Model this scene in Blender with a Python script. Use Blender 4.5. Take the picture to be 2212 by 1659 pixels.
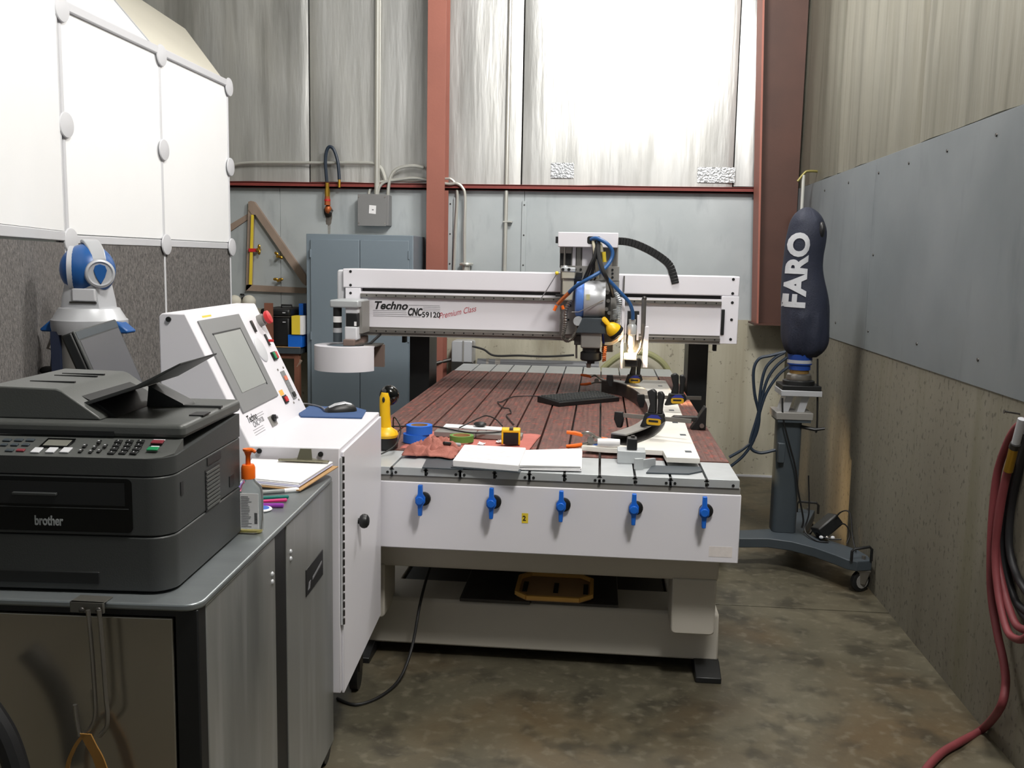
import bpy, bmesh, math, random
from mathutils import Vector, Matrix, noise
for _o in list(bpy.data.objects): bpy.data.objects.remove(_o)
random.seed(7)
SC = bpy.context.scene
COL = SC.collection
# ------------------------------------------------------------------ camera
F_PX, YAW, PITCH, ROLL = 2056.75, -0.0915, 0.129, 0.0193
CAM = Vector((0.2524, -3.4908, 1.6347))
FW = Vector((math.sin(YAW)*math.cos(PITCH), math.cos(YAW)*math.cos(PITCH), -math.sin(PITCH)))
_r0 = Vector((math.cos(YAW), -math.sin(YAW), 0)); _u0 = _r0.cross(FW)
RT = _r0*math.cos(ROLL)+_u0*math.sin(ROLL); UP = _u0*math.cos(ROLL)-_r0*math.sin(ROLL)
cd = bpy.data.cameras.new('camera'); cd.sensor_width = 36; cd.lens = F_PX/2212*36
cam = bpy.data.objects.new('camera', cd); COL.objects.link(cam)
cam.matrix_world = Matrix(((RT.x, UP.x, -FW.x, CAM.x), (RT.y, UP.y, -FW.y, CAM.y), (RT.z, UP.z, -FW.z, CAM.z), (0, 0, 0, 1)))
cd.clip_start = 0.05; cd.clip_end = 100
SC.camera = cam
# ------------------------------------------------------------------ light
SC.view_settings.view_transform = 'Standard'; SC.view_settings.look = 'None'
SC.view_settings.gamma = 1; SC.view_settings.use_curve_mapping = False
SC.view_settings.exposure = 0.0
W = bpy.data.worlds.new('hall'); SC.world = W; W.use_nodes = True
W.node_tree.nodes['Background'].inputs[0].default_value = (0.80, 0.86, 0.90, 1)
W.node_tree.nodes['Background'].inputs[1].default_value = 0.23
def lamp(name, loc, power, size, col=(1, 0.975, 0.95)):
    d = bpy.data.lights.new(name, 'POINT'); d.shadow_soft_size = size; d.energy = power; d.color = col
    o = bpy.data.objects.new(name, d); COL.objects.link(o); o.location = loc
    return o
lamp('high_bay_lamp', (1.2, -2.1, 4.9), 510, 0.34)
lamp('high_bay_lamp', (0.4, 1.6, 4.0), 250, 0.3)
# ------------------------------------------------------------------ survey: point seen at (x, y) of the photo on a given plane
def _ray(x, y): return FW+RT*((x-1106)/F_PX)-UP*((y-829.5)/F_PX)
def aty(x, y, Y): d = _ray(x, y); return CAM+d*((Y-CAM.y)/d.y)
def atz(x, y, Z): d = _ray(x, y); return CAM+d*((Z-CAM.z)/d.z)
def atx(x, y, X): d = _ray(x, y); return CAM+d*((X-CAM.x)/d.x)
# ------------------------------------------------------------------ materials
def lin(*c):
    return tuple(((v/255)/12.92 if v/255 <= .04045 else ((v/255+.055)/1.055)**2.4) for v in c)
MATS = {}
def mat(name, rgb, rough=.5, metal=0., var=.06, scale=6., bump=0., bscale=80., stretch=(1, 1, 1), coat=0., spec=.5, rgb2=None, detail=4., contrast=0.):
    if name in MATS: return MATS[name]
    m = bpy.data.materials.new(name); m.use_nodes = True; n = m.node_tree.nodes; l = m.node_tree.links
    b = n['Principled BSDF']; c = lin(*rgb)
    b.inputs['Roughness'].default_value = rough; b.inputs['Metallic'].default_value = metal
    b.inputs['Specular IOR Level'].default_value = spec
    if coat: b.inputs['Coat Weight'].default_value = coat; b.inputs['Coat Roughness'].default_value = .15
    tc = n.new('ShaderNodeTexCoord'); mp = n.new('ShaderNodeMapping'); mp.inputs['Scale'].default_value = stretch
    l.new(tc.outputs['Object'], mp.inputs['Vector'])
    nz = n.new('ShaderNodeTexNoise'); nz.inputs['Scale'].default_value = scale; nz.inputs['Detail'].default_value = detail
    l.new(mp.outputs['Vector'], nz.inputs['Vector'])
    rp = n.new('ShaderNodeValToRGB')
    a = [max(0, v*(1-var)) for v in c]; d = lin(*rgb2) if rgb2 else [min(1, v*(1+var)) for v in c]
    rp.color_ramp.elements[0].color = (*a, 1); rp.color_ramp.elements[1].color = (*d, 1)
    rp.color_ramp.elements[0].position = .25+contrast; rp.color_ramp.elements[1].position = .75-contrast
    l.new(nz.outputs['Fac'], rp.inputs['Fac']); l.new(rp.outputs['Color'], b.inputs['Base Color'])
    if bump:
        n2 = n.new('ShaderNodeTexNoise'); n2.inputs['Scale'].default_value = bscale; n2.inputs['Detail'].default_value = 3
        l.new(mp.outputs['Vector'], n2.inputs['Vector'])
        bp = n.new('ShaderNodeBump'); bp.inputs['Strength'].default_value = bump; bp.inputs['Distance'].default_value = .01
        l.new(n2.outputs['Fac'], bp.inputs['Height']); l.new(bp.outputs['Normal'], b.inputs['Normal'])
    MATS[name] = m
    return m
def glow(name, rgb, strength):
    m = mat(name, rgb, .4); b = m.node_tree.nodes['Principled BSDF']
    b.inputs['Emission Color'].default_value = (*lin(*rgb), 1); b.inputs['Emission Strength'].default_value = strength
    return m
def spots(m, rgb, scale, lo, hi, stretch=(1, 1, 1), mixf=1.):
    """lay stains / pits with a shape of their own over a material"""
    n = m.node_tree.nodes; l = m.node_tree.links; b = n['Principled BSDF']
    src = b.inputs['Base Color'].links[0].from_socket
    tc = n.new('ShaderNodeTexCoord'); mp = n.new('ShaderNodeMapping'); mp.inputs['Scale'].default_value = stretch
    l.new(tc.outputs['Object'], mp.inputs['Vector'])
    nz = n.new('ShaderNodeTexNoise'); nz.inputs['Scale'].default_value = scale; nz.inputs['Detail'].default_value = 5
    l.new(mp.outputs['Vector'], nz.inputs['Vector'])
    r = n.new('ShaderNodeMapRange'); r.inputs['From Min'].default_value = lo; r.inputs['From Max'].default_value = hi; r.inputs['To Max'].default_value = mixf
    l.new(nz.outputs['Fac'], r.inputs['Value'])
    mx = n.new('ShaderNodeMixRGB'); mx.inputs['Color2'].default_value = (*lin(*rgb), 1)
    l.new(r.outputs['Result'], mx.inputs['Fac']); l.new(src, mx.inputs['Color1']); l.new(mx.outputs['Color'], b.inputs['Base Color'])
    return m
M_FLOOR = mat('floor_concrete', (70, 67, 54), .42, 0, .22, 1.6, .12, 30, rgb2=(104, 98, 81), detail=8)
spots(M_FLOOR, (64, 57, 45), 2.3, .52, .68, mixf=.75)
spots(M_FLOOR, (98, 80, 54), 1.1, .5, .7, mixf=.6)
spots(M_FLOOR, (46, 43, 35), 6, .50, .66, mixf=.7)
spots(M_FLOOR, (122, 116, 100), 22, .54, .68, mixf=.4)
M_CONC = mat('wall_concrete', (176, 170, 150), .8, 0, .16, 1.3, .25, 40, stretch=(1, 1, .35), rgb2=(200, 196, 178), detail=8)
spots(M_CONC, (120, 112, 92), 2.6, .55, .72, stretch=(1, 1, .22), mixf=.7)
spots(M_CONC, (84, 80, 70), 34, .64, .70, mixf=.6)
spots(M_CONC, (150, 142, 120), 5, .5, .7, stretch=(1.5, 1.5, .08), mixf=.6)
M_CONCR = mat('shaded_stained_concrete', (120, 114, 99), .8, 0, .2, 1.3, .25, 40, stretch=(1, 1, .3), rgb2=(132, 128, 114), detail=8)  # stained concrete, base also darkened to carry the right wall's shade
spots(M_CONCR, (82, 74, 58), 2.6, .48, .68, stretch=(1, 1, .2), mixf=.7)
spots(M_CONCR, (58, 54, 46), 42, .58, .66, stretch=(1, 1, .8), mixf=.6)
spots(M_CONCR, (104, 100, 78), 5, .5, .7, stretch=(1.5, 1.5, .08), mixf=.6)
M_GALV = mat('galvanized_steel', (180, 188, 191), .42, .25, .10, 2.2, .03, 20, rgb2=(196, 202, 204), detail=6)
spots(M_GALV, (150, 157, 162), 9, .58, .75, stretch=(1, 1, .3), mixf=.5)
M_GALVR = mat('shaded_galvanized_steel', (120, 127, 131), .5, .3, .08, 2.2, .03, 20, rgb2=(134, 140, 143), detail=6)  # darker copy of the galvanized steel, right wall's shade put into the colour
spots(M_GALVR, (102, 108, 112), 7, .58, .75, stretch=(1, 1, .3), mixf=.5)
M_FOIL = mat('foil_insulation', (198, 199, 198), .42, .65, .10, 3, .25, 30, stretch=(1, 1, .12), rgb2=(214, 214, 210), detail=6)
spots(M_FOIL, (126, 126, 122), 2.0, .48, .72, stretch=(1.4, 1.4, .25), mixf=.7)
spots(M_FOIL, (134, 133, 128), 16, .5, .66, stretch=(1, 1, .06), mixf=.35)
M_FOILR = mat('foil_insulation_shaded', (128, 126, 113), .5, .5, .12, 3, .25, 30, stretch=(1, 1, .12), rgb2=(150, 147, 133), detail=6)  # duller foil copy, with the right wall's dim light painted into its colour
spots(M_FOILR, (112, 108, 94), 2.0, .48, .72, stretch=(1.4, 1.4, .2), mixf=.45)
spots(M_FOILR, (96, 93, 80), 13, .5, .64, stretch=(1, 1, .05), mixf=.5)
M_REDSTEEL = mat('red_oxide_paint', (152, 94, 80), .6, 0, .10, 3, .05, 60)
M_REDDARK = mat('red_oxide_paint_dark', (72, 44, 34), .6, 0, .25, 2.5, .05, 60)  # darker red than the flange, for the corner column's web and base plate
M_GIRT = mat('girt_paint', (128, 54, 48), .6, 0, .12, 4)
M_WHITE = mat('white_powder_coat', (229, 227, 233), .38, 0, .015, 3)
M_WHITE2 = mat('white_board', (246, 247, 248), .6, 0, .01, 3)
M_CREAM = mat('canopy_fabric', (214, 210, 196), .8, 0, .03, 2)
M_CARPET = mat('grey_carpet', (92, 90, 89), .95, 0, .35, 90, .6, 160, stretch=(1, 1, .55), rgb2=(132, 128, 125), detail=3)
M_PLASW = mat('light_grey_plastic', (205, 206, 210), .5, 0, .02)
M_FRAMEG = mat('machine_grey_paint', (186, 181, 170), .5, 0, .04, 3)
M_ALU = mat('aluminium', (190, 194, 196), .38, .3, .06, 14, .03, 90)
M_ALUW = mat('white_fixture_plate', (226, 222, 212), .5, 0, .05, 3, rgb2=(238, 235, 228))
M_STEEL = mat('steel', (150, 146, 140), .32, .85, .10, 12)
M_DKSTEEL = mat('dark_steel', (70, 68, 66), .4, .6, .15, 9)
M_BRUSH = mat('brushed_stainless', (172, 172, 168), .34, .6, .12, 3, .02, 60, stretch=(1.6, 1.6, .25), rgb2=(168, 171, 170))
spots(M_BRUSH, (104, 106, 104), 3, .5, .72, stretch=(1.5, 1.5, .3), mixf=.6)
spots(M_BRUSH, (196, 198, 198), 9, .56, .72, stretch=(1.5, 1.5, .15), mixf=.5)
M_POLISH = mat('polished_stainless', (178, 172, 160), .2, .85, .06, 2)
M_BRUSHT = mat('brushed_stainless_top', (140, 146, 148), .33, .6, .08, 4, .04, 50, stretch=(1, 5, 1))
M_BLACK = mat('black_plastic', (22, 23, 24), .45, 0, .1)
M_BLACKG = mat('black_gloss', (8, 9, 9), .12, 0, .05)
M_CHAR = mat('charcoal_plastic', (60, 62, 62), .5, 0, .05, 5, .05, 300)
M_CHAR2 = mat('charcoal_plastic_lid', (82, 84, 82), .45, 0, .05, 5, .05, 300)
M_DGREY = mat('dark_grey_paint', (62, 70, 76), .5, 0, .08)
M_GREY = mat('grey_bezel', (128, 129, 130), .5, 0, .03)
M_MGREY = mat('mid_grey', (140, 138, 134), .5, .2, .08)
M_SCREEN = mat('matt_screen', (150, 153, 150), .3, 0, .06, 3)
M_LCD = mat('dark_screen', (86, 86, 90), .35, 0, .04, 3)
M_BLUE = mat('blue_plastic', (24, 104, 208), .38, 0, .05)
M_NAVY = mat('navy_nylon', (30, 35, 52), .7, 0, .15, 12, .2, 120)
M_TRKBLUE = mat('tracker_blue', (26, 84, 150), .35, 0, .05)
M_SILVER = mat('silver_paint', (188, 190, 194), .38, .25, .03)
M_CABINET = mat('blue_grey_enamel', (120, 133, 143), .45, 0, .04, 2)
M_WOOD = mat('grey_brown_wood', (150, 132, 118), .7, 0, .14, 3, .1, 60, stretch=(3, 3, 1))
M_YELLOW = mat('yellow_plastic', (246, 194, 20), .4, 0, .04)
M_YPAINT = mat('yellow_rule', (232, 204, 60), .5, 0, .06)
M_ORANGE = mat('orange_plastic', (240, 108, 20), .4, 0, .05)
M_PAPER = mat('paper', (240, 239, 240), .8, 0, .015, 5)
M_RAG = mat('red_shop_rag', (190, 112, 102), .9, 0, .12, 9, .2, 150)
M_RAGB = mat('brown_shop_rag', (168, 106, 94), .9, 0, .12, 9, .2, 150)
M_TAPEB = mat('blue_masking_tape', (34, 108, 214), .7, 0, .04)
M_TAPEG = mat('green_tape', (92, 140, 60), .6, 0, .05)
M_CARD = mat('cardboard', (176, 140, 96), .8, 0, .06)
M_WIRE = mat('black_cable', (20, 20, 21), .5, 0, .05)
M_HOSEB = mat('blue_air_hose', (34, 84, 140), .45, 0, .08)
M_HOSED = mat('dark_blue_cable', (30, 44, 60), .5, 0, .08)
M_HOSER = mat('red_rubber_hose', (116, 50, 54), .6, 0, .12, 10)
M_HOSEK = mat('black_rubber_hose', (26, 26, 28), .55, 0, .1)
M_BRASS = mat('brass', (190, 150, 60), .3, .9, .1)
M_COPPER = mat('rusty_fitting', (170, 92, 48), .5, .5, .2)
M_CONDUIT = mat('conduit', (205, 205, 198), .35, .5, .04)
M_GBOX = mat('grey_enamel', (128, 128, 128), .5, 0, .03)
M_BROWN = mat('brown_paint', (130, 84, 66), .6, 0, .1)
M_INK = mat('black_ink', (18, 18, 20), .6, 0, .02)
M_REDINK = mat('red_ink', (180, 70, 80), .6, 0, .02)
M_GREYINK = mat('grey_ink', (120, 120, 124), .6, 0, .02)
M_RED = mat('red_plastic', (200, 40, 44), .4, 0, .05)
M_GREEN = mat('green_plastic', (20, 130, 80), .4, 0, .05)
M_PINK = mat('pink_plastic', (214, 40, 120), .35, 0, .05)
M_PURPLE = mat('purple_plastic', (150, 60, 170), .35, 0, .05)
M_TEAL = mat('teal_plastic', (20, 120, 110), .35, 0, .05)
M_PADBLUE = mat('blue_mouse_pad', (58, 84, 128), .9, 0, .05)
M_LEATHER = mat('tan_leather', (150, 108, 50), .6, 0, .15)
M_HOSEG = mat('cloudy_hose', (150, 150, 110), .4, 0, .06)
M_DUCT = mat('grey_duct', (98, 100, 104), .45, 0, .08)
M_PHEN = mat('phenolic_board', (92, 62, 57), .6, 0, .25, 12, 0, 80, stretch=(6, .6, 1), rgb2=(122, 84, 75), detail=8)
def _phen():
    n = M_PHEN.node_tree.nodes; l = M_PHEN.node_tree.links; b = n['Principled BSDF']
    tc = n.new('ShaderNodeTexCoord')
    w = n.new('ShaderNodeTexWave'); w.wave_type = 'BANDS'; w.bands_direction = 'X'; w.inputs['Scale'].default_value = 11.5; w.inputs['Distortion'].default_value = 0
    w2 = n.new('ShaderNodeTexWave'); w2.wave_type = 'BANDS'; w2.bands_direction = 'Y'; w2.inputs['Scale'].default_value = 11.5
    l.new(tc.outputs['Object'], w.inputs['Vector']); l.new(tc.outputs['Object'], w2.inputs['Vector'])
    mu = n.new('ShaderNodeMath'); mu.operation = 'MAXIMUM'; l.new(w.outputs['Fac'], mu.inputs[0]); l.new(w2.outputs['Fac'], mu.inputs[1])
    bp = n.new('ShaderNodeBump'); bp.inputs['Strength'].default_value = .8; bp.inputs['Distance'].default_value = .006
    l.new(mu.outputs[0], bp.inputs['Height']); l.new(bp.outputs['Normal'], b.inputs['Normal'])
_phen()
spots(M_PHEN, (150, 74, 62), 34, .56, .64, stretch=(1, .5, 1), mixf=.7)
def _glass():
    m = mat('clear_bottle', (236, 240, 240), .05, 0, 0); b = m.node_tree.nodes['Principled BSDF']
    b.inputs['Transmission Weight'].default_value = .92; b.inputs['IOR'].default_value = 1.34
    return m
M_CLEAR = _glass()
def _acrylic():
    m = mat('thin_clear_film', (240, 240, 240), .15, 0, 0); b = m.node_tree.nodes['Principled BSDF']
    b.inputs['Transmission Weight'].default_value = .9; b.inputs['IOR'].default_value = 1.2
    return m
M_FILM = _acrylic()
# ------------------------------------------------------------------ mesh kit
I4 = Matrix.Identity(4)
def RZ(deg, loc=(0, 0, 0)): return Matrix.Translation(loc) @ Matrix.Rotation(math.radians(deg), 4, 'Z')
class MB:
    def __init__(s, M=None): s.v = []; s.f = []; s.M = M or I4
    def add(s, vs, fs):
        b = len(s.v); s.v += [s.M @ Vector(p) for p in vs]; s.f += [[b+i for i in q] for q in fs]; return s
    def box(s, x0, y0, z0, x1, y1, z1):
        return s.add([(x0, y0, z0), (x1, y0, z0), (x1, y1, z0), (x0, y1, z0), (x0, y0, z1), (x1, y0, z1), (x1, y1, z1), (x0, y1, z1)],
                     [(3, 2, 1, 0), (4, 5, 6, 7), (0, 1, 5, 4), (1, 2, 6, 5), (2, 3, 7, 6), (3, 0, 4, 7)])
    def hexa(s, b4, t4):
        return s.add(list(b4)+list(t4), [(3, 2, 1, 0), (4, 5, 6, 7), (0, 1, 5, 4), (1, 2, 6, 5), (2, 3, 7, 6), (3, 0, 4, 7)])
    def cyl(s, p0, p1, r0, r1=None, n=16, caps=True):
        p0 = Vector(p0); p1 = Vector(p1); r1 = r0 if r1 is None else r1
        d = (p1-p0).normalized(); a = d.orthogonal().normalized(); b = d.cross(a)
        vs = []
        for p, r in ((p0, r0), (p1, r1)):
            vs += [p+(a*math.cos(t)+b*math.sin(t))*r for t in [2*math.pi*i/n for i in range(n)]]
        fs = [(i, (i+1) % n, n+(i+1) % n, n+i) for i in range(n)]
        if caps: fs += [tuple(range(n-1, -1, -1)), tuple(range(n, 2*n))]
        return s.add(vs, fs)
    def tube(s, pts, r, n=8, caps=True, flat=1.):
        P = [Vector(p) for p in pts]; m = len(P); R = r if isinstance(r, (list, tuple)) else [r]*m
        t = (P[1]-P[0]).normalized(); a = t.orthogonal().normalized(); vs = []
        for i, p in enumerate(P):
            t2 = (P[min(i+1, m-1)]-P[max(i-1, 0)]).normalized()
            q = t.rotation_difference(t2); a = (q @ a).normalized(); t = t2; b = t.cross(a)
            vs += [p+(a*math.cos(k)+b*math.sin(k)*flat)*R[i] for k in [2*math.pi*j/n for j in range(n)]]
        fs = [(i*n+j, i*n+(j+1) % n, (i+1)*n+(j+1) % n, (i+1)*n+j) for i in range(m-1) for j in range(n)]
        if caps: fs += [tuple(range(n-1, -1, -1)), tuple(range((m-1)*n, m*n))]
        return s.add(vs, fs)
    def lathe(s, prof, c, axis=(0, 0, 1), n=28, caps=True):
        c = Vector(c); d = Vector(axis).normalized(); a = d.orthogonal().normalized(); b = d.cross(a); vs = []
        for r, h in prof: vs += [c+d*h+(a*math.cos(t)+b*math.sin(t))*r for t in [2*math.pi*i/n for i in range(n)]]
        m = len(prof)
        fs = [(i*n+j, i*n+(j+1) % n, (i+1)*n+(j+1) % n, (i+1)*n+j) for i in range(m-1) for j in range(n)]
        if caps: fs += [tuple(range(n-1, -1, -1)), tuple(range((m-1)*n, m*n))]
        return s.add(vs, fs)
    def prism(s, poly, axis, lo, hi):
        def P(a, b, h): return (h, a, b) if axis == 'X' else ((a, h, b) if axis == 'Y' else (a, b, h))
        n = len(poly); vs = [P(a, b, lo) for a, b in poly]+[P(a, b, hi) for a, b in poly]
        return s.add(vs, [tuple(range(n-1, -1, -1)), tuple(range(n, 2*n))]+[(i, (i+1) % n, n+(i+1) % n, n+i) for i in range(n)])
    def sph(s, c, r, n=20, m=12):
        r = (r, r, r) if not isinstance(r, (tuple, list)) else r; c = Vector(c); vs = [c+Vector((0, 0, r[2]))]
        for i in range(1, m):
            ph = math.pi*i/m
            vs += [c+Vector((r[0]*math.sin(ph)*math.cos(t), r[1]*math.sin(ph)*math.sin(t), r[2]*math.cos(ph))) for t in [2*math.pi*j/n for j in range(n)]]
        vs.append(c-Vector((0, 0, r[2]))); e = len(vs)-1
        fs = [(0, 1+j, 1+(j+1) % n) for j in range(n)]
        for i in range(m-2): fs += [(1+i*n+j, 1+(i+1)*n+j, 1+(i+1)*n+(j+1) % n, 1+i*n+(j+1) % n) for j in range(n)]
        fs += [(e, 1+(m-2)*n+(j+1) % n, 1+(m-2)*n+j) for j in range(n)]
        return s.add(vs, fs)
    def loft(s, rings, caps=True):
        n = len(rings[0]); vs = [p for r in rings for p in r]; m = len(rings)
        fs = [(i*n+j, i*n+(j+1) % n, (i+1)*n+(j+1) % n, (i+1)*n+j) for i in range(m-1) for j in range(n)]
        if caps: fs += [tuple(range(n-1, -1, -1)), tuple(range((m-1)*n, m*n))]
        return s.add(vs, fs)
def spl(pts, k=8):
    P = [Vector(p) for p in pts]; out = []
    for i in range(len(P)-1):
        p0 = P[max(i-1, 0)]; p1 = P[i]; p2 = P[i+1]; p3 = P[min(i+2, len(P)-1)]
        for j in range(k):
            t = j/k
            out.append(.5*((2*p1)+(p2-p0)*t+(2*p0-5*p1+4*p2-p3)*t*t+(3*p1-p0-3*p2+p3)*t**3))
    return out+[P[-1]]
def rrect(x0, y0, x1, y1, r, n=5, which=(1, 1, 1, 1)):
    out = []
    for (cx, cy, a, w) in ((x1-r, y0+r, -90, which[0]), (x1-r, y1-r, 0, which[1]), (x0+r, y1-r, 90, which[2]), (x0+r, y0+r, 180, which[3])):
        if w: out += [(cx+r*math.cos(math.radians(a+90*i/n)), cy+r*math.sin(math.radians(a+90*i/n))) for i in range(n+1)]
        else: out.append((cx+(r if a in (-90, 0) else -r), cy+(r if a in (0, 90) else -r)))
    return out
INV = {}
def _mesh(name, mb, m, inv, smooth):
    me = bpy.data.meshes.new(name); me.from_pydata([tuple(inv @ p) for p in mb.v], [], mb.f)
    bm = bmesh.new(); bm.from_mesh(me); bmesh.ops.recalc_face_normals(bm, faces=bm.faces); bm.to_mesh(me); bm.free()
    me.materials.append(m)
    if smooth:
        me.shade_smooth(); me.set_sharp_from_angle(angle=math.radians(smooth))
    me.update(); return me
def _bev(o, w, seg):
    if w:
        md = o.modifiers.new('bevel', 'BEVEL'); md.width = w; md.segments = seg; md.limit_method = 'ANGLE'; md.angle_limit = math.radians(40)
        md.harden_normals = False
def tag(o, label, cat, group=None, kind=None):
    o['label'] = label
    if cat: o['category'] = cat
    if group: o['group'] = group
    if kind: o['kind'] = kind
    return o
def thing(name, label, cat, loc, rz=0, group=None):
    o = bpy.data.objects.new(name, None); COL.objects.link(o); o.empty_display_size = .05
    o.location = loc; o.rotation_euler = (0, 0, math.radians(rz))
    INV[o.name] = RZ(rz, loc).inverted()
    return tag(o, label, cat, group)
def part(parent, name, mb, m, bevel=0, smooth=35, seg=2, label=None, kind=None):
    inv = INV[parent.name]
    o = bpy.data.objects.new(name, _mesh(name, mb, m, inv, smooth)); COL.objects.link(o); o.parent = parent
    INV[o.name] = inv
    _bev(o, bevel, seg)
    if label: o['label'] = label
    if kind: o['kind'] = kind
    return o
def clone(parent, src, off, name=None):
    """copy of a part moved by off, sharing mesh data"""
    o = src.copy(); COL.objects.link(o); o.parent = parent; o.location = Vector(src.location)+Vector(off); INV[o.name] = INV[parent.name]
    if name: o.name = name
    return o
def solo(name, mb, m, label, cat, group=None, kind=None, bevel=0, smooth=35, seg=2):
    xs = [p.x for p in mb.v]; ys = [p.y for p in mb.v]; zs = [p.z for p in mb.v]
    loc = Vector(((min(xs)+max(xs))/2, (min(ys)+max(ys))/2, min(zs)))
    inv = Matrix.Translation(-loc)
    o = bpy.data.objects.new(name, _mesh(name, mb, m, inv, smooth)); COL.objects.link(o); o.location = loc
    INV[o.name] = inv
    _bev(o, bevel, seg)
    return tag(o, label, cat, group, kind)
def text(parent, name, s, size, m, M, extrude=.0006, shear=0., fat=0., xs=1., label=None, align='LEFT', fit=None):
    cu = bpy.data.curves.new('t', 'FONT'); cu.body = s; cu.size = size; cu.extrude = extrude; cu.shear = shear; cu.offset = fat; cu.align_x = align; cu.resolution_u = 4
    t = bpy.data.objects.new('t', cu); COL.objects.link(t)
    dg = bpy.context.evaluated_depsgraph_get(); me = bpy.data.meshes.new_from_object(t.evaluated_get(dg))
    bpy.data.objects.remove(t); bpy.data.curves.remove(cu)
    if fit:
        w = max(v.co.x for v in me.vertices)-min(v.co.x for v in me.vertices); xs = fit/w
    me.transform(Matrix.Diagonal((xs, 1, 1, 1))); me.transform(M)
    me.transform(INV[parent.name])
    me.materials.clear(); me.materials.append(m); me.name = name
    o = bpy.data.objects.new(name, me); COL.objects.link(o); o.parent = parent; INV[o.name] = INV[parent.name]
    if label: o['label'] = label
    return o
def frame(o, x, y):
    """matrix whose local X,Y lie along x,y at point o"""
    x = Vector(x).normalized(); y = (Vector(y)-x*Vector(y).dot(x)).normalized(); z = x.cross(y); o = Vector(o)
    return Matrix(((x.x, y.x, z.x, o.x), (x.y, y.y, z.y, o.y), (x.z, y.z, z.z, o.z), (0, 0, 0, 1)))
# ================================================================== the room
def struct(name, mb, m, label=None, bevel=0, smooth=35):
    o = bpy.data.objects.new(name, _mesh(name, mb, m, I4, smooth)); COL.objects.link(o); INV[o.name] = I4; _bev(o, bevel, 2)
    o['kind'] = 'structure'; o['label'] = label or name.replace('_', ' ')
    return o
WX, WY, GZ = 1.6658, 3.95, 2.2
fl = struct('floor', MB().box(-6.5, -8, -.2, 1.9, 4.2, -.012), M_FLOOR, 'mottled brown grey concrete floor')
for (y0, y1) in ((-8, -2.6), (-2.594, 1.025), (1.035, 4.2)):
    for (x0, x1) in ((-6.5, -2.6), (-2.594, 1.9)):
        part(fl, 'floor_slab', MB().box(x0, y0, -.012, x1, y1, 0), M_FLOOR, bevel=.002)
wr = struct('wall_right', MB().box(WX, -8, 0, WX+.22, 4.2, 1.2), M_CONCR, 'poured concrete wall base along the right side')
wb = struct('wall_back', MB().box(-6.5, WY-.02, 0, WX, WY+.2, 1.216), M_CONC, 'poured concrete base of the back wall')
part(wb, 'floor_curb', MB().box(-.9, WY-.034, 0, WX, WY-.02, .014), M_PLASW)
struct('wall_left', MB().box(-6.7, -8, 0, -6.5, 4.2, 5.3), M_CONC, 'far left wall of the hall')
struct('ceiling', MB().box(-6.7, -8, 5.3, 1.9, 4.2, 5.4), M_FOIL, 'foil faced roof insulation')
part(wr, 'wall_backing', MB().box(WX+.06, -8, 1.2, WX+.22, 4.2, 5.3), M_DKSTEEL)
part(wb, 'wall_backing', MB().box(-6.5, WY+.08, 1.216, WX, WY+.2, 5.3), M_DKSTEEL)
for (y0, y1) in ((-8, -5.5), (-5.497, -3.1), (-3.097, -.68), (-.677, 1.748), (1.751, 3.93)):
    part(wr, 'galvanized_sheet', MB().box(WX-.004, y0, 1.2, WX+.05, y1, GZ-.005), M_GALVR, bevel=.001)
for (x0, x1) in ((-6.5, -4.8), (-4.797, -3.4), (-3.397, -2.3), (-2.297, -1.085), (-1.082, -.362), (-.359, 1.66)):
    part(wb, 'galvanized_sheet', MB().box(x0, WY-.003, 1.216, x1, WY+.05, 2.165), M_GALV, bevel=.001)
sc0 = None
def screwhead(parent, p, n, r=.006, m=None):
    return part(parent, 'screw', MB().cyl(Vector(p)-Vector(n)*.002, Vector(p)+Vector(n)*.004, r, r*.8, 10), m or M_DKSTEEL)
_s = screwhead(wr, (WX-.004, .2, 2.12), (-1, 0, 0), .008)
for (y, z) in ((-.3, 2.12), (.7, 2.12), (1.2, 2.12), (1.69, 2.12), (2.3, 2.12), (2.9, 2.12), (.2, 1.3), (.9, 1.3), (1.69, 1.3), (2.4, 1.3), (1.69, 1.7), (3.2, 1.7)):
    clone(wr, _s, (0, y-.2, z-2.12))
for bxc in (-.935, -.36):
    bt = part(wb, 'batten_strip', MB().box(bxc-.018, WY-.022, 1.25, bxc+.018, WY-.003, 2.09), M_GALV, bevel=.003)
    for z in (1.4, 1.6, 1.83, 2.06): screwhead(bt, (bxc, WY-.022, z), (0, -1, 0), .007)
part(wb, 'batten_strip', MB().box(-.91, WY-.03, 1.25, -.878, WY-.003, 2.11), M_GALV, bevel=.003)
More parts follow.
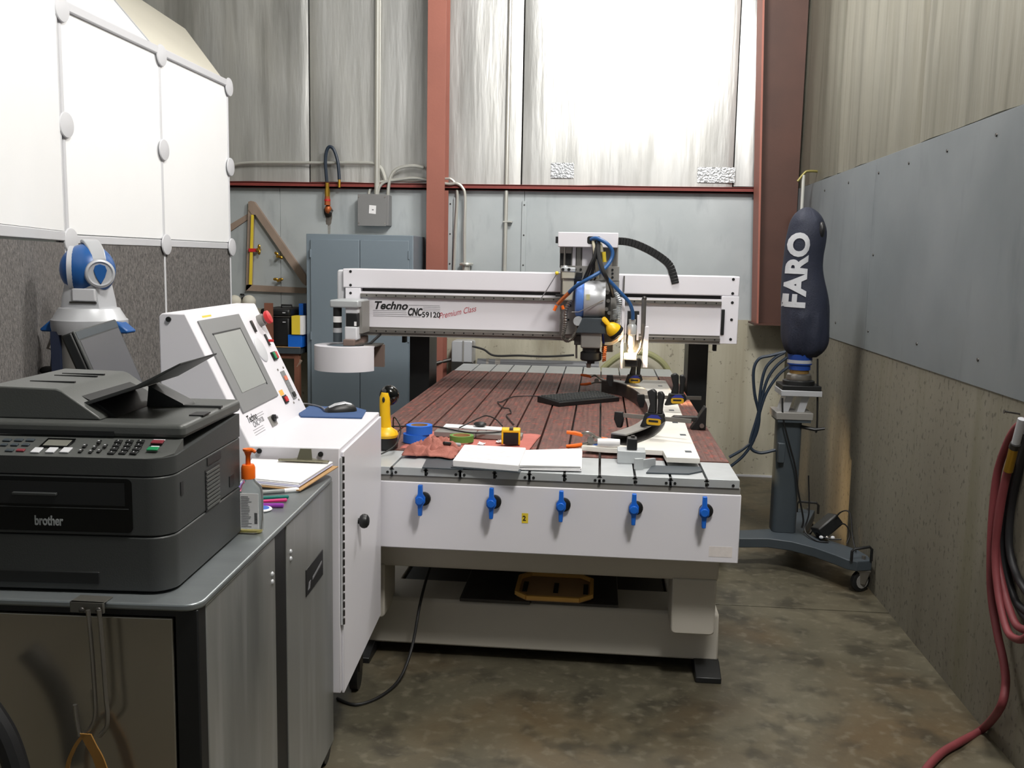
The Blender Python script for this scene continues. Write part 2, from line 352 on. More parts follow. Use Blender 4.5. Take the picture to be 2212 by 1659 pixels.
# foil insulation blankets, wrinkled along their height
def foil(parent, a0, a1, plane, z0, z1, axis, m, seed, amp=.014, sag=.02):
    nu = max(8, int((a1-a0)*26)); nv = 26; vs = []; fs = []
    for j in range(nv+1):
        for i in range(nu+1):
            a = a0+(a1-a0)*i/nu; z = z0+(z1-z0)*j/nv
            d = noise.noise(Vector((a*5+seed, z*.55, seed)))*amp+noise.noise(Vector((a*13, z*1.4, seed+5)))*amp*.5+noise.noise(Vector((a*2, z*3, seed+9)))*amp*.5
            e = min((a-a0), (a1-a))/.05
            d += sag*(1-max(0, min(1, e)))*-.6
            zz = z-(.012*noise.noise(Vector((a*2.2, 0, seed))) if j == 0 else 0)
            vs.append((plane-d-.006, a, zz) if axis == 'X' else (a, plane-d-.006, zz))
    for j in range(nv):
        for i in range(nu): fs.append((j*(nu+1)+i, j*(nu+1)+i+1, (j+1)*(nu+1)+i+1, (j+1)*(nu+1)+i))
    # closed back
    b = len(vs)
    for (a, z) in ((a0, z0), (a1, z0), (a1, z1), (a0, z1)): vs.append((plane+.05, a, z) if axis == 'X' else (a, plane+.05, z))
    c = [0, nu, (nv+1)*(nu+1)-1, nv*(nu+1)]
    fs += [(b, b+1, b+2, b+3), tuple([*range(0, nu+1)]+[b+1, b]), tuple([*range(nv*(nu+1), (nv+1)*(nu+1))]+[b+2, b+3]),
           tuple([k*(nu+1) for k in range(nv+1)]+[b+3, b]), tuple([k*(nu+1)+nu for k in range(nv+1)]+[b+2, b+1])]
    return part(parent, 'insulation_blanket', MB().add(vs, fs), m, smooth=60)
for i, (x0, x1) in enumerate(((-6.5, -5.2), (-5.19, -3.65), (-3.64, -2.062), (-2.05, -1.02), (-1.01, -.395), (-.383, 1.21), (1.22, 1.655))):
    foil(wb, x0, x1, WY, 2.215, 5.3, 'Y', M_FOIL, i*3.1, .005 if i < 6 else .02)
for i, (y0, y1) in enumerate(((-8, -5.2), (-5.19, -3.6), (-3.59, -2.0), (-1.99, -.45), (-.44, 1.12), (1.13, 2.7), (2.71, 3.93))):
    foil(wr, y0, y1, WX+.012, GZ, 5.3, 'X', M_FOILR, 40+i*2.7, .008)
M_FTAPE = mat('foil_tape', (206, 208, 210), .28, .9, .1, 40, .5, 60)
part(wb, 'foil_patch', MB().box(*aty(1506, 394, WY-.016), *aty(1588, 362, WY-.012)), M_FTAPE)
for sc, (dx, dz, rx, rz, mm) in enumerate(((0, -.03, .035, .05, 'soot_black'), (.004, -.07, .028, .075, 'soot_brown'), (.006, -.15, .012, .10, 'soot_faint'))):
    q0 = aty(709, 448, WY-.003)
    part(wb, 'soot_stain', MB().prism([(q0.x+dx+rx*math.cos(t)*(1+.3*noise.noise(Vector((math.cos(t)*2, math.sin(t)*2, sc)))), q0.z+dz+rz*math.sin(t)*(1+.3*noise.noise(Vector((math.cos(t)*2, math.sin(t)*2, sc+4))))) for t in [2*math.pi*k/24 for k in range(24)]], 'Y', WY-.0032-.0004*(3-sc), WY-.003), mat(mm, ((40, 36, 32), (104, 98, 92), (146, 146, 142))[sc], .8, 0, .3, 20))
part(wb, 'foil_patch', MB().box(*aty(1190, 384, WY-.016), *aty(1240, 352, WY-.012)), M_FTAPE)
# red girt, columns
struct('trim_1', MB().box(-6.5, WY-.06, 2.166, 1.42, WY-.004, 2.178).box(-6.5, WY-.06, 2.166, 1.42, WY-.05, 2.206).box(-6.5, WY-.06, 2.2, 1.42, WY-.004, 2.21), M_GIRT, 'dark red steel girt running across the back wall')
struct('trim_2', MB().box(-1.085, 3.72, 0, -.947, 3.733, 5.3).box(-1.021, 3.733, 0, -1.011, 3.90, 5.3).box(-1.085, 3.90, 0, -.947, 3.912, 5.3), M_REDSTEEL, 'red oxide steel column in front of the back wall', bevel=.002)
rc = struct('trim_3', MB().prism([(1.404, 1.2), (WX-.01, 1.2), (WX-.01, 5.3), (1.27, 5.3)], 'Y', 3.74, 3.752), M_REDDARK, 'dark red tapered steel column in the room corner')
part(rc, 'flange', MB().prism([(1.39, 1.2), (1.404, 1.2), (1.27, 5.3), (1.256, 5.3)], 'Y', 3.62, 3.87), M_REDSTEEL)
part(rc, 'base_plate', MB().box(1.37, 3.6, 1.2, WX-.01, 3.9, 1.212), M_REDDARK)
# ================================================================== partition of display panels
PX = -2.15; PY = (.655, 1.612, 2.552); ZB, ZT = 1.685, 2.722
pt = thing('display_partition', 'tall partition of white upper panels and grey carpet lower panels with grey discs', 'partition', (PX, 1.6, 0))
for k in range(2):
    y0, y1 = PY[k]+.012, PY[k+1]-.012
    part(pt, 'white_panel', MB().box(PX-.03, y0, ZB+.03, PX-.006, y1, ZT-.03), M_WHITE2, bevel=.002)
    part(pt, 'carpet_panel', MB().box(PX-.03, y0, .12, PX-.004, y1, ZB-.012), M_CARPET, bevel=.002)
    part(pt, 'rail', MB().box(PX-.034, y0, ZB-.012, PX, y1, ZB+.026), M_PLASW, bevel=.004)
    part(pt, 'rail', MB().box(PX-.04, y0-.01, ZT-.03, PX+.012, y1+.01, ZT+.012), M_PLASW, bevel=.005)
for y in PY:
    part(pt, 'post', MB().cyl((PX-.015, y, 0), (PX-.015, y, ZT), .014, n=12), M_PLASW)
    part(pt, 'foot', MB().cyl((PX-.015, y, 0), (PX-.015, y, .02), .06, .05, 16), M_PLASW)
    for z in (ZB, 2.195, ZT-.03):
        part(pt, 'connector_disc', MB().lathe([(.0, -.004), (.05, -.004), (.058, 0), (.055, .006), (.03, .011), (0, .012)], (PX+.006, y, z), (1, 0, 0), 24), M_PLASW)
d1 = Vector((.5, -1.45, 0)).normalized(); c1 = Vector((PX-.01, PY[0]-.04, 0)); n1 = Vector((-d1.y, d1.x, 0))
F1 = frame(c1, d1, (0, 0, 1))          # local x along the turned panel, y up, z out of its face
part(pt, 'white_panel', MB(F1).box(.014, ZB+.042, -.012, 1.72, ZT+.3, .012), M_WHITE2)
part(pt, 'carpet_panel', MB(F1).box(.014, .12, -.012, 1.72, ZB-.01, .012), M_CARPET)
part(pt, 'rail', MB(F1).box(.0, ZB-.002, -.016, 1.72, ZB+.04, .018), M_PLASW, bevel=.004)
part(pt, 'post', MB(F1).cyl((.0, 0, 0), (.0, ZT+.3, 0), .015, n=12), M_PLASW)
for z in (ZB, 2.42):
    part(pt, 'connector_disc', MB(F1).lathe([(0, -.02), (.055, -.02), (.06, -.016), (.055, -.01), (0, -.006)], (.0, z, .03), (0, 0, 1), 24), M_PLASW)
part(pt, 'hinge_bar', MB().cyl((PX+.0, PY[0], 1.63), (PX-.01, PY[0]-.05, 1.66), .007, n=8), M_PLASW)
# sloping canopy above the top rail
zt = ZT+.012
B0, B1, B2 = Vector((PX-.02, PY[0]-.02, zt)), Vector((PX-.02, 1.56, zt)), Vector((PX-.02, PY[2]-.03, zt))
def slope_pt(x, y):   # point of the canopy plane rising to the left, 40 degrees
    d = _ray(x, y); n = Vector((math.sin(math.radians(38)), 0, math.cos(math.radians(38)))); return CAM+d*((B1-CAM).dot(n)/d.dot(n))
U1, U2a, U2b = slope_pt(225, -25), slope_pt(400, 62), slope_pt(300, -4)
U0 = Vector((U1.x, B0.y, U1.z)); U3 = slope_pt(268, -25)
def sheet(poly, th=.012):
    P = [Vector(p) for p in poly]; n = (P[1]-P[0]).cross(P[2]-P[0]).normalized()*th; k = len(P)
    return MB().add([*P]+[p-n for p in P], [tuple(range(k)), tuple(range(2*k-1, k-1, -1))]+[(i, (i+1) % k, k+(i+1) % k, k+i) for i in range(k)])
part(pt, 'canopy_sheet', sheet([B0, B1, U1, U0]), M_WHITE2, smooth=0)
part(pt, 'canopy_sheet', sheet([B1, B2, U2a, U2b, U3, U1]), M_CREAM, smooth=0)
part(pt, 'canopy_seam', MB().tube([B1, U1], .006, 6), M_PLASW)
# ================================================================== services on the back wall
def conduit(pts, r, label, grp='conduits on the back wall', k=6, m=None, name='conduit'):
    return solo(name, MB().tube(spl(pts, k) if k > 1 else pts, r, 10), m or M_CONDUIT, label, 'conduit', grp)
yw = WY-.045
eb = thing('electrical_box', 'grey square electrical box with a white paper label on the back wall', 'electrical box', (-1.52, yw, 1.878))
part(eb, 'body', MB().box(-1.64, yw-.06, 1.882, -1.40, WY-.003, 2.117), M_GBOX, bevel=.004)
part(eb, 'cover', MB().box(-1.645, yw-.066, 1.878, -1.42, yw-.06, 2.121), M_GBOX, bevel=.002)
part(eb, 'paper_label', MB().prism([(-1.556, 1.975), (-1.502, 1.97), (-1.499, 2.034), (-1.553, 2.038)], 'Y', yw-.0675, yw-.066), M_PAPER)
part(eb, 'label_print', MB().box(-1.532, yw-.0682, 1.998, -1.518, yw-.0675, 2.006), M_GREYINK)
for (x, z) in ((-1.635, 1.9), (-1.43, 1.9), (-1.635, 2.1), (-1.43, 2.1)): screwhead(eb, (x, yw-.066, z), (0, -1, 0), .006, M_STEEL)
conduit([(-1.505, yw-.02, 2.117), (-1.5, yw-.02, 2.6), (-1.49, yw-.02, 5.3)], .021, 'thick vertical conduit rising from the electrical box', k=2)
pA = [aty(x, y, yw) for x, y in ((430, 366), (497, 358), (540, 352), (700, 352), (790, 352), (808, 354), (822, 362), (830, 380), (836, 400))]
conduit(pA, .012, 'thin conduit running left from the electrical box behind the partition')
pB = [aty(x, y, yw-.03) for x, y in ((838, 424), (840, 400), (846, 378), (860, 364), (890, 358), (916, 362))]
conduit(pB, .013, 'short curved conduit arching from the box to the red column')
pC = [aty(x, y, yw) for x, y in ((797, 420), (800, 408), (812, 396), (840, 391), (900, 390))]+[aty(x, y, yw) for x, y in ((960, 386), (975, 388), (984, 400), (988, 425), (984, 500), (980, 600))]
conduit(pC, .011, 'conduit passing behind the red column and dropping nearest to it')
pD = [aty(x, y, yw-.03) for x, y in ((816, 420), (820, 404), (832, 393), (860, 388), (900, 385))]+[aty(x, y, yw-.03) for x, y in ((965, 397), (985, 396), (998, 404), (1005, 425), (1004, 500), (1004, 572))]
conduit(pD, .011, 'conduit passing behind the red column and ending in a pale fitting')
sp = thing('conduit', 'white vertical conduit right of the red column', 'conduit', (-.495, yw, 1.4), group='conduits on the back wall')
part(sp, 'pipe', MB().tube([(-.50, yw, 1.5), (-.497, yw, 2.2), (-.485, yw, 5.3)], .014, 10), M_CONDUIT)
part(sp, 'fitting', MB().lathe([(.0, 0), (.022, 0), (.022, .03), (.014, .04), (.014, .06), (.022, .07), (.022, .085), (0, .085)], (-.503, yw, 1.46)), M_CONDUIT)
part(sp, 'clip', MB().box(-.52, yw-.016, 1.925, -.45, yw+.04, 1.935), M_CONDUIT)
jb = thing('junction_fitting', 'pale round junction fitting at the foot of a conduit', 'fitting', (-.8, yw, 1.5))
part(jb, 'cap', MB().lathe([(0, .06), (.05, .06), (.055, .07), (.05, .08), (0, .085)], (-.80, yw-.01, 1.53)), M_CONDUIT)
part(jb, 'body', MB().lathe([(0, 0), (.03, 0), (.03, .06), (0, .06)], (-.80, yw-.01, 1.53)), M_CONDUIT)
# blue whip hose with rusty valve
hs = thing('air_drop_hose', 'short dark blue hose looped over a rusty brass valve on the back wall', 'hose', (-1.9, yw, 2.0))
hp = [aty(x, y, yw-.04) for x, y in ((706, 392), (703, 350), (706, 325), (713, 317), (722, 325), (730, 352), (733, 388))]
part(hs, 'hose', MB().tube(spl(hp), .013, 10), M_HOSED)
v0 = aty(707, 395, yw-.04)
part(hs, 'coupling', MB().cyl(v0, v0-Vector((0, 0, .05)), .016, n=10).cyl(v0-Vector((0, 0, .05)), v0-Vector((0, 0, .11)), .022, .02, 10), M_BRASS)
part(hs, 'valve', MB().cyl(v0-Vector((0, 0, .1)), v0-Vector((0, 0, .17)), .02, .024, 10).sph(v0-Vector((0, -.02, .2)), (.028, .03, .035), 12, 8), M_COPPER)
part(hs, 'valve_band', MB().cyl(v0-Vector((0, 0, .125)), v0-Vector((0, 0, .14)), .0245, n=12), M_RED)
part(hs, 'nipple', MB().cyl(hp[-1], hp[-1]-Vector((0, 0, .06)), .011, n=8), M_BRASS)
part(hs, 'outlet', MB().cyl(v0-Vector((0, -.02, .21)), v0-Vector((-.03, -.03, .225)), .02, n=10), M_DKSTEEL)
# hook bar and pipe near the corner
cp = thing('hose_bracket', 'green brass hanger bar on a thin vertical pipe in the right corner', 'bracket', (1.55, 3.6, 1.7))
part(cp, 'pipe', MB().tube([aty(1731, 470, 3.2), aty(1736, 378, 3.2)], .011, 8), M_CONDUIT)
part(cp, 'bar', MB().tube(spl([aty(x, y, 3.2) for x, y in ((1723, 392), (1736, 376), (1745, 370), (1768, 371), (1774, 379))], 4), .009, 8), mat('tarnished_brass', (120, 112, 62), .5, .5, .15))
# wooden set square
sq = thing('wooden_set_square', 'large grey brown wooden triangle frame with yellow rule hung on the back wall', 'triangle frame', (-2.4, yw, 1.35))
def wv(x, y, Y=WY-.03): p = aty(x, y, Y); return (p.x, p.z)
part(sq, 'upright', MB().prism([wv(537, 436), wv(543, 434), wv(549, 440), wv(544, 617), wv(532, 629)], 'Y', WY-.04, WY-.004), M_WOOD)
part(sq, 'hypotenuse', MB().prism([wv(543, 434), wv(550, 436), wv(662, 596), wv(662, 617), wv(655, 612), wv(553, 464), wv(546, 464), wv(537, 452)], 'Y', WY-.045, WY-.004), M_WOOD)
part(sq, 'bottom_rail', MB().prism([wv(533, 615), wv(662, 622), wv(662, 634), wv(531, 628)], 'Y', WY-.04, WY-.004), M_WOOD)
part(sq, 'yellow_rule', MB().prism([wv(545, 464), wv(550, 465), wv(546, 615), wv(540, 614)], 'Y', WY-.055, WY-.045), M_YPAINT, label='yellow rule strip')
for (x, y, a) in ((557, 539, 90), (600, 554, 40), (601, 606, 0)):
    p = aty(x, y, WY-.06)
    M_ = Matrix.Translation(p) @ Matrix.Rotation(math.radians(a), 4, 'Y')
    part(sq, 'wing_nut', MB(M_).sph((-.022, 0, .01), (.02, .006, .012), 10, 6).sph((.022, 0, .01), (.02, .006, .012), 10, 6).cyl((0, .05, 0), (0, -.012, 0), .011, n=10), M_BRASS)
part(sq, 'slide_clip', MB().box(aty(543, 544, WY).x, WY-.06, aty(543, 544, WY-.06).z, aty(561, 536, WY).x, WY-.05, aty(561, 537, WY-.06).z), M_RED)
solo('wooden_lath', MB().hexa([Vector((a, WY-.02, b)) for a, b in (wv(470, 518), wv(540, 470))]+[Vector((a, WY-.004, b)) for a, b in (wv(540, 470), wv(470, 518))],
     [Vector((a, WY-.02, b)) for a, b in (wv(470, 500), wv(540, 458))]+[Vector((a, WY-.004, b)) for a, b in (wv(540, 458), wv(470, 500))]), M_WOOD, 'slanting wooden lath beside the wooden triangle frame', 'lath')
em = thing('ear_defenders', 'pair of tan rounded ear cups hanging from a black hook under the triangle frame', 'ear defenders', (-2.6, yw, 1.2))
for x in (507, 538): part(em, 'ear_cup', MB().sph(aty(x, 652, WY-.07), (.055, .05, .055), 16, 10), M_CREAM)
part(em, 'band', MB().tube(spl([aty(x, y, WY-.07) for x, y in ((507, 664), (512, 690), (524, 700), (536, 690), (538, 664))]), .008, 6), M_BLACK)
part(em, 'hook', MB().tube(spl([aty(523, 650, WY-.02), aty(524, 642, WY-.05), aty(526, 637, WY-.03), aty(520, 636, WY-.01)], 4), .008, 6), M_BLACK)
# ================================================================== blue-grey storage cabinet
bc = thing('storage_cabinet', 'tall blue grey steel two door storage cabinet against the back wall', 'cabinet', (-1.53, 3.68, 0))
X0, X1, Y0, Y1, ZC = -1.933, -1.129, 3.45, 3.90, 1.802
part(bc, 'body', MB().box(X0, Y0, .04, X1, Y1, ZC).box(X0+.02, Y0+.03, 0, X1-.02, Y1-.03, .04), M_CABINET, bevel=.004)
for a, b in ((X0+.036, -1.528), (-1.524, X1-.03)):
    d = part(bc, 'door', MB().box(a, Y0-.014, .09, b, Y0, ZC-.04), M_CABINET, bevel=.003)
    hx = a if a < -1.6 else b
    for z in (.35, 1.05, 1.66): part(d, 'hinge', MB().cyl((hx, Y0-.014, z-.03), (hx, Y0-.014, z+.03), .008, n=8), M_CABINET)
    if a > -1.6: part(d, 'handle', MB().box(a+.03, Y0-.03, .95, a+.06, Y0-.014, 1.1), M_STEEL, bevel=.004)
# ================================================================== bench corner beside the cabinet
YB = 3.42
def bx2(x0, y0, x1, y1, Y, dep): a = aty(x0, y1, Y); b = aty(x1, y0, Y); return MB().box(a.x, Y, a.z, b.x, Y+dep, b.z)
bn = thing('work_bench', 'brown framed work bench with grey tray top beside the storage cabinet', 'bench', (-2.3, 3.6, 0))
zt_ = aty(640, 750, YB).z
part(bn, 'top', MB().box(-2.75, YB, zt_-.052, -1.975, YB+.45, zt_-.004), M_DGREY, bevel=.003)
part(bn, 'edging', MB().box(-2.75, YB-.004, zt_-.004, -1.975, YB+.45, zt_), M_CARD)
part(bn, 'apron', MB().box(-2.7, YB+.03, zt_-.09, -2.0, YB+.05, zt_-.052), M_BROWN)
for x in (-2.7, -2.03):
    for y in (YB+.02, YB+.4): part(bn, 'leg', MB().box(x, y, 0, x+.04, y+.04, zt_-.052), M_BROWN)
part(bn, 'brace', MB().tube([(-2.01, YB+.03, zt_-.15), (-1.98, YB+.03, zt_-.1)], .012, 6), M_WOOD)
tb = thing('tool_case', 'black hard tool case with bright rim on the work bench', 'case', (-2.2, YB+.1, zt_))
a = aty(562, 745, YB); b = aty(615, 668, YB)
part(tb, 'body', MB().box(a.x, YB+.02, zt_, b.x+.03, YB+.4, b.z-.06), M_BLACK, bevel=.015)
part(tb, 'lid', MB().box(a.x-.003, YB+.015, b.z-.056, b.x+.033, YB+.4, b.z), M_BLACK, bevel=.015)
part(tb, 'rim', MB().box(a.x-.005, YB+.012, b.z-.06, b.x+.035, YB+.4, b.z-.055), M_STEEL)
for z in (b.z-.03, b.z-.10): part(tb, 'latch', MB().box(b.x-.02, YB+.006, z, b.x, YB+.02, z+.006), M_PLASW)
part(tb, 'handle', MB().tube([(a.x+.1, YB+.2, b.z-.003), (a.x+.1, YB+.2, b.z+.02), (a.x+.18, YB+.2, b.z+.02), (a.x+.18, YB+.2, b.z-.003)], .007, 6), M_BLACK)
solo('steel_upright', bx2(573, 655, 587, 838, YB-.05, .03), M_BROWN, 'brown upright post in front of the black tool case', 'post')
solo('small_carton', bx2(622, 724, 652, 750, YB+.01, .12), M_BLUE, 'blue carton under the yellow carton on the bench', 'box', 'cartons on the bench', bevel=.002)
q = thing('small_carton', 'yellow carton with white end on the blue carton', 'box', aty(640, 722, YB+.06), group='cartons on the bench')
a = aty(630, 723, YB); b = aty(648, 683, YB)
part(q, 'body', MB().box(a.x, YB, a.z+.002, b.x, YB+.1, b.z), M_YPAINT)
part(q, 'end_panel', MB().box(b.x, YB, a.z+.002, b.x+.022, YB+.1, b.z), M_PAPER)
solo('small_carton', bx2(646, 656, 655, 722, YB+.16, .08), M_BLUE, 'tall blue carton standing behind the yellow carton', 'box', 'cartons on the bench', bevel=.002)
# ================================================================== behind the table
du = thing('extraction_duct', 'grey horizontal duct lying behind the router table', 'duct', (-.2, 3.83, .7))
part(du, 'tube', MB().cyl((-.69, 3.82, .83), (.25, 3.82, .833), .045, n=18), M_DUCT)
part(du, 'band', MB().cyl((-.62, 3.82, .83), (-.6, 3.82, .83), .048, n=18), M_STEEL)
part(du, 'band', MB().cyl((-.55, 3.82, .83), (-.51, 3.82, .83), .048, n=18), M_STEEL)
part(du, 'stand', MB().box(-.56, 3.79, 0, -.52, 3.85, .79).box(.18, 3.79, 0, .22, 3.85, .79), M_DKSTEEL)
conduit([aty(x, y, 3.74) for x, y in ((1020, 748), (1045, 755), (1068, 768), (1120, 768), (1180, 770), (1240, 767))], .008, 'black cable sagging over the grey duct', None, m=M_WIRE, name='black_cable')
pu = thing('vacuum_pump', 'grey ribbed pump housing behind the far left corner of the table', 'pump', (-.82, 3.75, .6))
a = aty(975, 782, 3.74); b = aty(1022, 737, 3.74)
part(pu, 'housing', MB().prism(rrect(a.x, a.z, b.x, b.z, .02, which=(0, 1, 1, 0)), 'Y', 3.74, 3.9), M_SILVER, bevel=.006)
for x in (a.x+.085, a.x+.16): part(pu, 'rib', MB().box(x, 3.735, a.z, x+.012, 3.74, b.z), M_MGREY)
part(pu, 'base', MB().box(a.x+.0, 3.74, 0, b.x, 3.9, a.z), M_DKSTEEL)
part(pu, 'pipe', MB().cyl((a.x+.01, 3.78, a.z+.02), (a.x-.12, 3.70, a.z-.01), .014, n=8), M_DKSTEEL)
lp = [aty(x, y, 3.76) for x, y in ((1300, 800), (1315, 785), (1340, 768), (1370, 761), (1400, 764), (1425, 778), (1440, 795), (1446, 812))]
solo('clear_hose', MB().tube(spl(lp), .024, 10), M_HOSEG, 'cloudy yellow green hose looped behind the table', 'hose')
# ================================================================== router table
T = .8486
ct = thing('cnc_router_table', 'long white router table with slotted aluminium and brown phenolic bed', 'router table', (0, 1.8, 0))
part(ct, 'bed_frame', MB().box(-.765, .03, .55, .765, 3.65, .80), M_FRAMEG, bevel=.003)
part(ct, 'slot_floor', MB().box(-.775, .012, .80, .775, 3.665, .818), M_DKSTEEL)
part(ct, 'bed_edge', MB().box(-.785, .004, .792, .785, .06, .818), M_MGREY, bevel=.002)
fp = part(ct, 'front_panel', MB().box(-.79, 0, .532, .789, .03, .793), M_WHITE, bevel=.004)
S0 = [-.652+.1312*i for i in range(11)]; ED = [-.78]+S0+[.78]
for i in range(12):
    a, b = ED[i]+.0045, ED[i+1]-.0045
    if i == 0: a = -.78
    if i == 11: b = .78
    part(ct, 'aluminium_plank', MB().box(a, 0, .8175, b, .306, T), M_ALU, bevel=.0012)
    part(ct, 'aluminium_plank', MB().box(a, 3.175, .8175, b, 3.67, T), M_ALU, bevel=.0012)
    for (y0, y1) in ((.312, 2.098), (2.102, 3.17)):
        part(ct, 'phenolic_plank', MB().box(a, y0, .8175, b, y1, T+.004), M_PHEN, bevel=.001)
bh = part(ct, 'bolt', MB().cyl((S0[0]-.02, .002, .828), (S0[0]-.02, -.002, .828), .0055, n=10), M_BLACK)
for i, x in enumerate(S0):
    for dx in ((-.016, .016) if i % 2 else (.004,)): clone(ct, bh, (x+dx-S0[0]+.02, 0, 0))
    if i % 2: clone(ct, bh, (x-S0[0]+.02, 0, -.012))
    part(ct, 'slot_end', MB().box(x-.009, -.0006, .838, x+.009, .02, .842).box(x-.005, -.0006, .838, x+.005, .02, T-.001), M_BLACK)
clone(ct, bh, (.757-S0[0]+.02, 0, 0))
for i, x in enumerate((-.403, -.133, .128, .397, .654)):
    v = part(ct, 'valve', MB().lathe([(0, 0), (.026, 0), (.026, .012), (.018, .016), (0, .016)], (x+.008, 0, .731), (0, -1, 0), 20), M_BLACK)
    h = [(x-.009, .79), (x+.007, .79), (x+.008, .755), (x+.017, .742), (x+.017, .722), (x+.008, .71), (x+.006, .672), (x-.008, .672), (x-.01, .71), (x-.019, .722), (x-.019, .742), (x-.01, .755)]
    part(v, 'handle', MB().prism(h, 'Y', -.040, -.022).cyl((x-.001, -.016, .732), (x-.001, -.05, .732), .015, n=14), M_BLUE, bevel=.002, label='blue valve handle')
st = part(fp, 'number_sticker', MB().box(-.021, -.001, .652, .003, 0, .69), M_YPAINT)
text(fp, 'sticker_number', '2', .026, M_INK, frame((-.018, -.0012, .662), (1, 0, 0), (0, 0, 1)), fat=.0006)
part(fp, 'scuff_mark', MB().box(.68, -.0006, .555, .765, 0, .595), mat('scuffed_paint', (226, 219, 216), .6, 0, .05, 60))
# base frame
part(ct, 'cross_beam', MB().prism([(.06, .532), (.40, .532), (.40, .425), (.30, .415), (.135, .415), (.118, .432), (.10, .50)], 'X', -.76, .735), M_FRAMEG, bevel=.006)
part(ct, 'cross_beam', MB().prism([(3.3, .532), (3.6, .532), (3.6, .42), (3.3, .42)], 'X', -.76, .735), M_FRAMEG, bevel=.006)
for (a, b) in ((-.745, -.575), (.562, .73)):
    for y in (.12, 1.7, 3.3):
        part(ct, 'leg', MB().prism(rrect(a, .2, b, .425, .018, which=(1, 0, 0, 1)), 'Y', y, y+.2), M_FRAMEG, bevel=.006)
    part(ct, 'base_rail', MB().box(a+.01, .3, .05, b-.01, 3.5, .235), M_FRAMEG, bevel=.006)
part(ct, 'base_beam', MB().prism([(.235, .05), (.5, .05), (.5, .238), (.27, .238), (.262, .232)], 'X', -.70, .765), M_FRAMEG, bevel=.008)
part(ct, 'shelf', MB().box(-.57, .5, .20, .56, 3.3, .232), M_DKSTEEL)
part(ct, 'end_skirt', MB().box(-.6, 1.68, .235, .57, 1.7, .53), M_DKSTEEL)
for (x0, x1) in ((.668, .768), (-.74, -.64)):
    for y in (.13, 3.3):
        part(ct, 'levelling_foot', MB().prism([(y, 0), (y+.2, 0), (y+.2, .03), (y+.16, .055), (y+.09, .055), (y+.02, .03), (y, .022)], 'X', x0, x1), M_BLACK, bevel=.003)
# under-table things
solo('steel_plate', MB().box(-.29, .245, .24, .0, .62, .254), M_DKSTEEL, 'dark steel plate on the machine base under the table, left one', 'plate', 'plates under the table', bevel=.002)
solo('steel_plate', MB().box(.004, .262, .24, .36, .64, .252), M_DKSTEEL, 'dark steel plate under the yellow edged wooden tray', 'plate', 'plates under the table', bevel=.002)
tr = thing('wooden_tray', 'yellow edged wooden tray with clipped corners under the table', 'tray', (.09, .4, .256))
op = [(-.06, .30), (-.015, .252), (.2, .252), (.25, .30), (.25, .5), (.2, .55), (-.015, .55), (-.06, .5)]
part(tr, 'base', MB().prism(op, 'Z', .2555, .262), M_CARD)
rim = MB()
for i in range(8):
    (x0, y0), (x1, y1) = op[i], op[(i+1) % 8]; rim.tube([(x0, y0, .270), (x1, y1, .270)], .011, 4)
part(tr, 'rim', rim, mat('yellow_wood', (214, 166, 84), .6, 0, .1))
for x in (-.04, .09, .215): part(tr, 'slot', MB().box(x, .34, .262, x+.02, .46, .2645), M_BLACK)
part(tr, 'slot', MB().box(-.01, .27, .262, .18, .282, .2645), M_BLACK)
conduit([(-.42, .75, .40), (-.43, .4, .36), (-.44, .19, .26), (-.455, .08, .10), (-.48, -.04, .02), (-.53, -.17, .006), (-.60, -.24, .006), (-.68, -.20, .006)], .006, 'black cable hanging from under the table to the floor', None, m=M_WIRE, name='black_cable')
# ================================================================== gantry
GY = 2.2
ga = thing('router_gantry', 'white overhead gantry beam lettered Techno CNC spanning the table', 'gantry', (-.13, 2.5, .55))
part(ga, 'top_cover', MB().box(-1.31, GY-.012, 1.4525, 1.053, GY+.26, 1.567), M_WHITE, bevel=.006)
part(ga, 'beam', MB().box(-1.295, GY+.04, 1.20, 1.04, GY+.25, 1.45), M_DKSTEEL)
fpn = part(ga, 'face_panel', MB().box(-1.2, GY, 1.21, .953, GY+.04, 1.40), M_WHITE, bevel=.002)
for z in (1.398, 1.184):
    part(ga, 'rail_ledge', MB().box(-1.2, GY-.004, z+.022, .953, GY+.04, z+.034), M_WHITE if z > 1.3 else M_STEEL)
    rl = part(ga, 'linear_rail', MB().box(-1.2, GY-.022, z, .953, GY, z+.022), M_STEEL, bevel=.002)
    hb = part(rl, 'rail_bolt', MB().cyl((-1.16, GY-.0225, z+.011), (-1.16, GY-.02, z+.011), .0048, n=8), M_BLACK)
    for k in range(1, 36): clone(rl, hb, (k*.0595, 0, 0))
part(ga, 'lower_lip', MB().box(-1.2, GY-.008, 1.166, .953, GY+.2, 1.184), M_MGREY)
part(ga, 'end_plate', MB().box(.953, GY-.016, 1.172, 1.053, GY+.25, 1.4515), M_WHITE, bevel=.003)
part(ga, 'end_plate', MB().box(-1.295, GY-.012, 1.17, -1.2, GY+.25, 1.4515), M_WHITE, bevel=.003)
gb = part(ga, 'cap_bolt', MB().cyl((1.015, GY-.018, 1.415), (1.015, GY-.012, 1.415), .0085, n=10), M_BLACK)
for (x, z, r) in ((1.015, 1.315, 1), (1.015, 1.20, 1), (1.015, 1.55, 1), (1.015, 1.468, 1), (-1.262, 1.55, 1), (-1.262, 1.468, 1), (-1.262, 1.42, 1)):
    clone(ga, gb, (x-1.015, .004 if z > 1.45 or x < 0 else 0, z-1.415))
part(ga, 'bumper', MB().box(.954, GY-.026, 1.225, .974, GY-.0, 1.375), M_BLACK, bevel=.004)
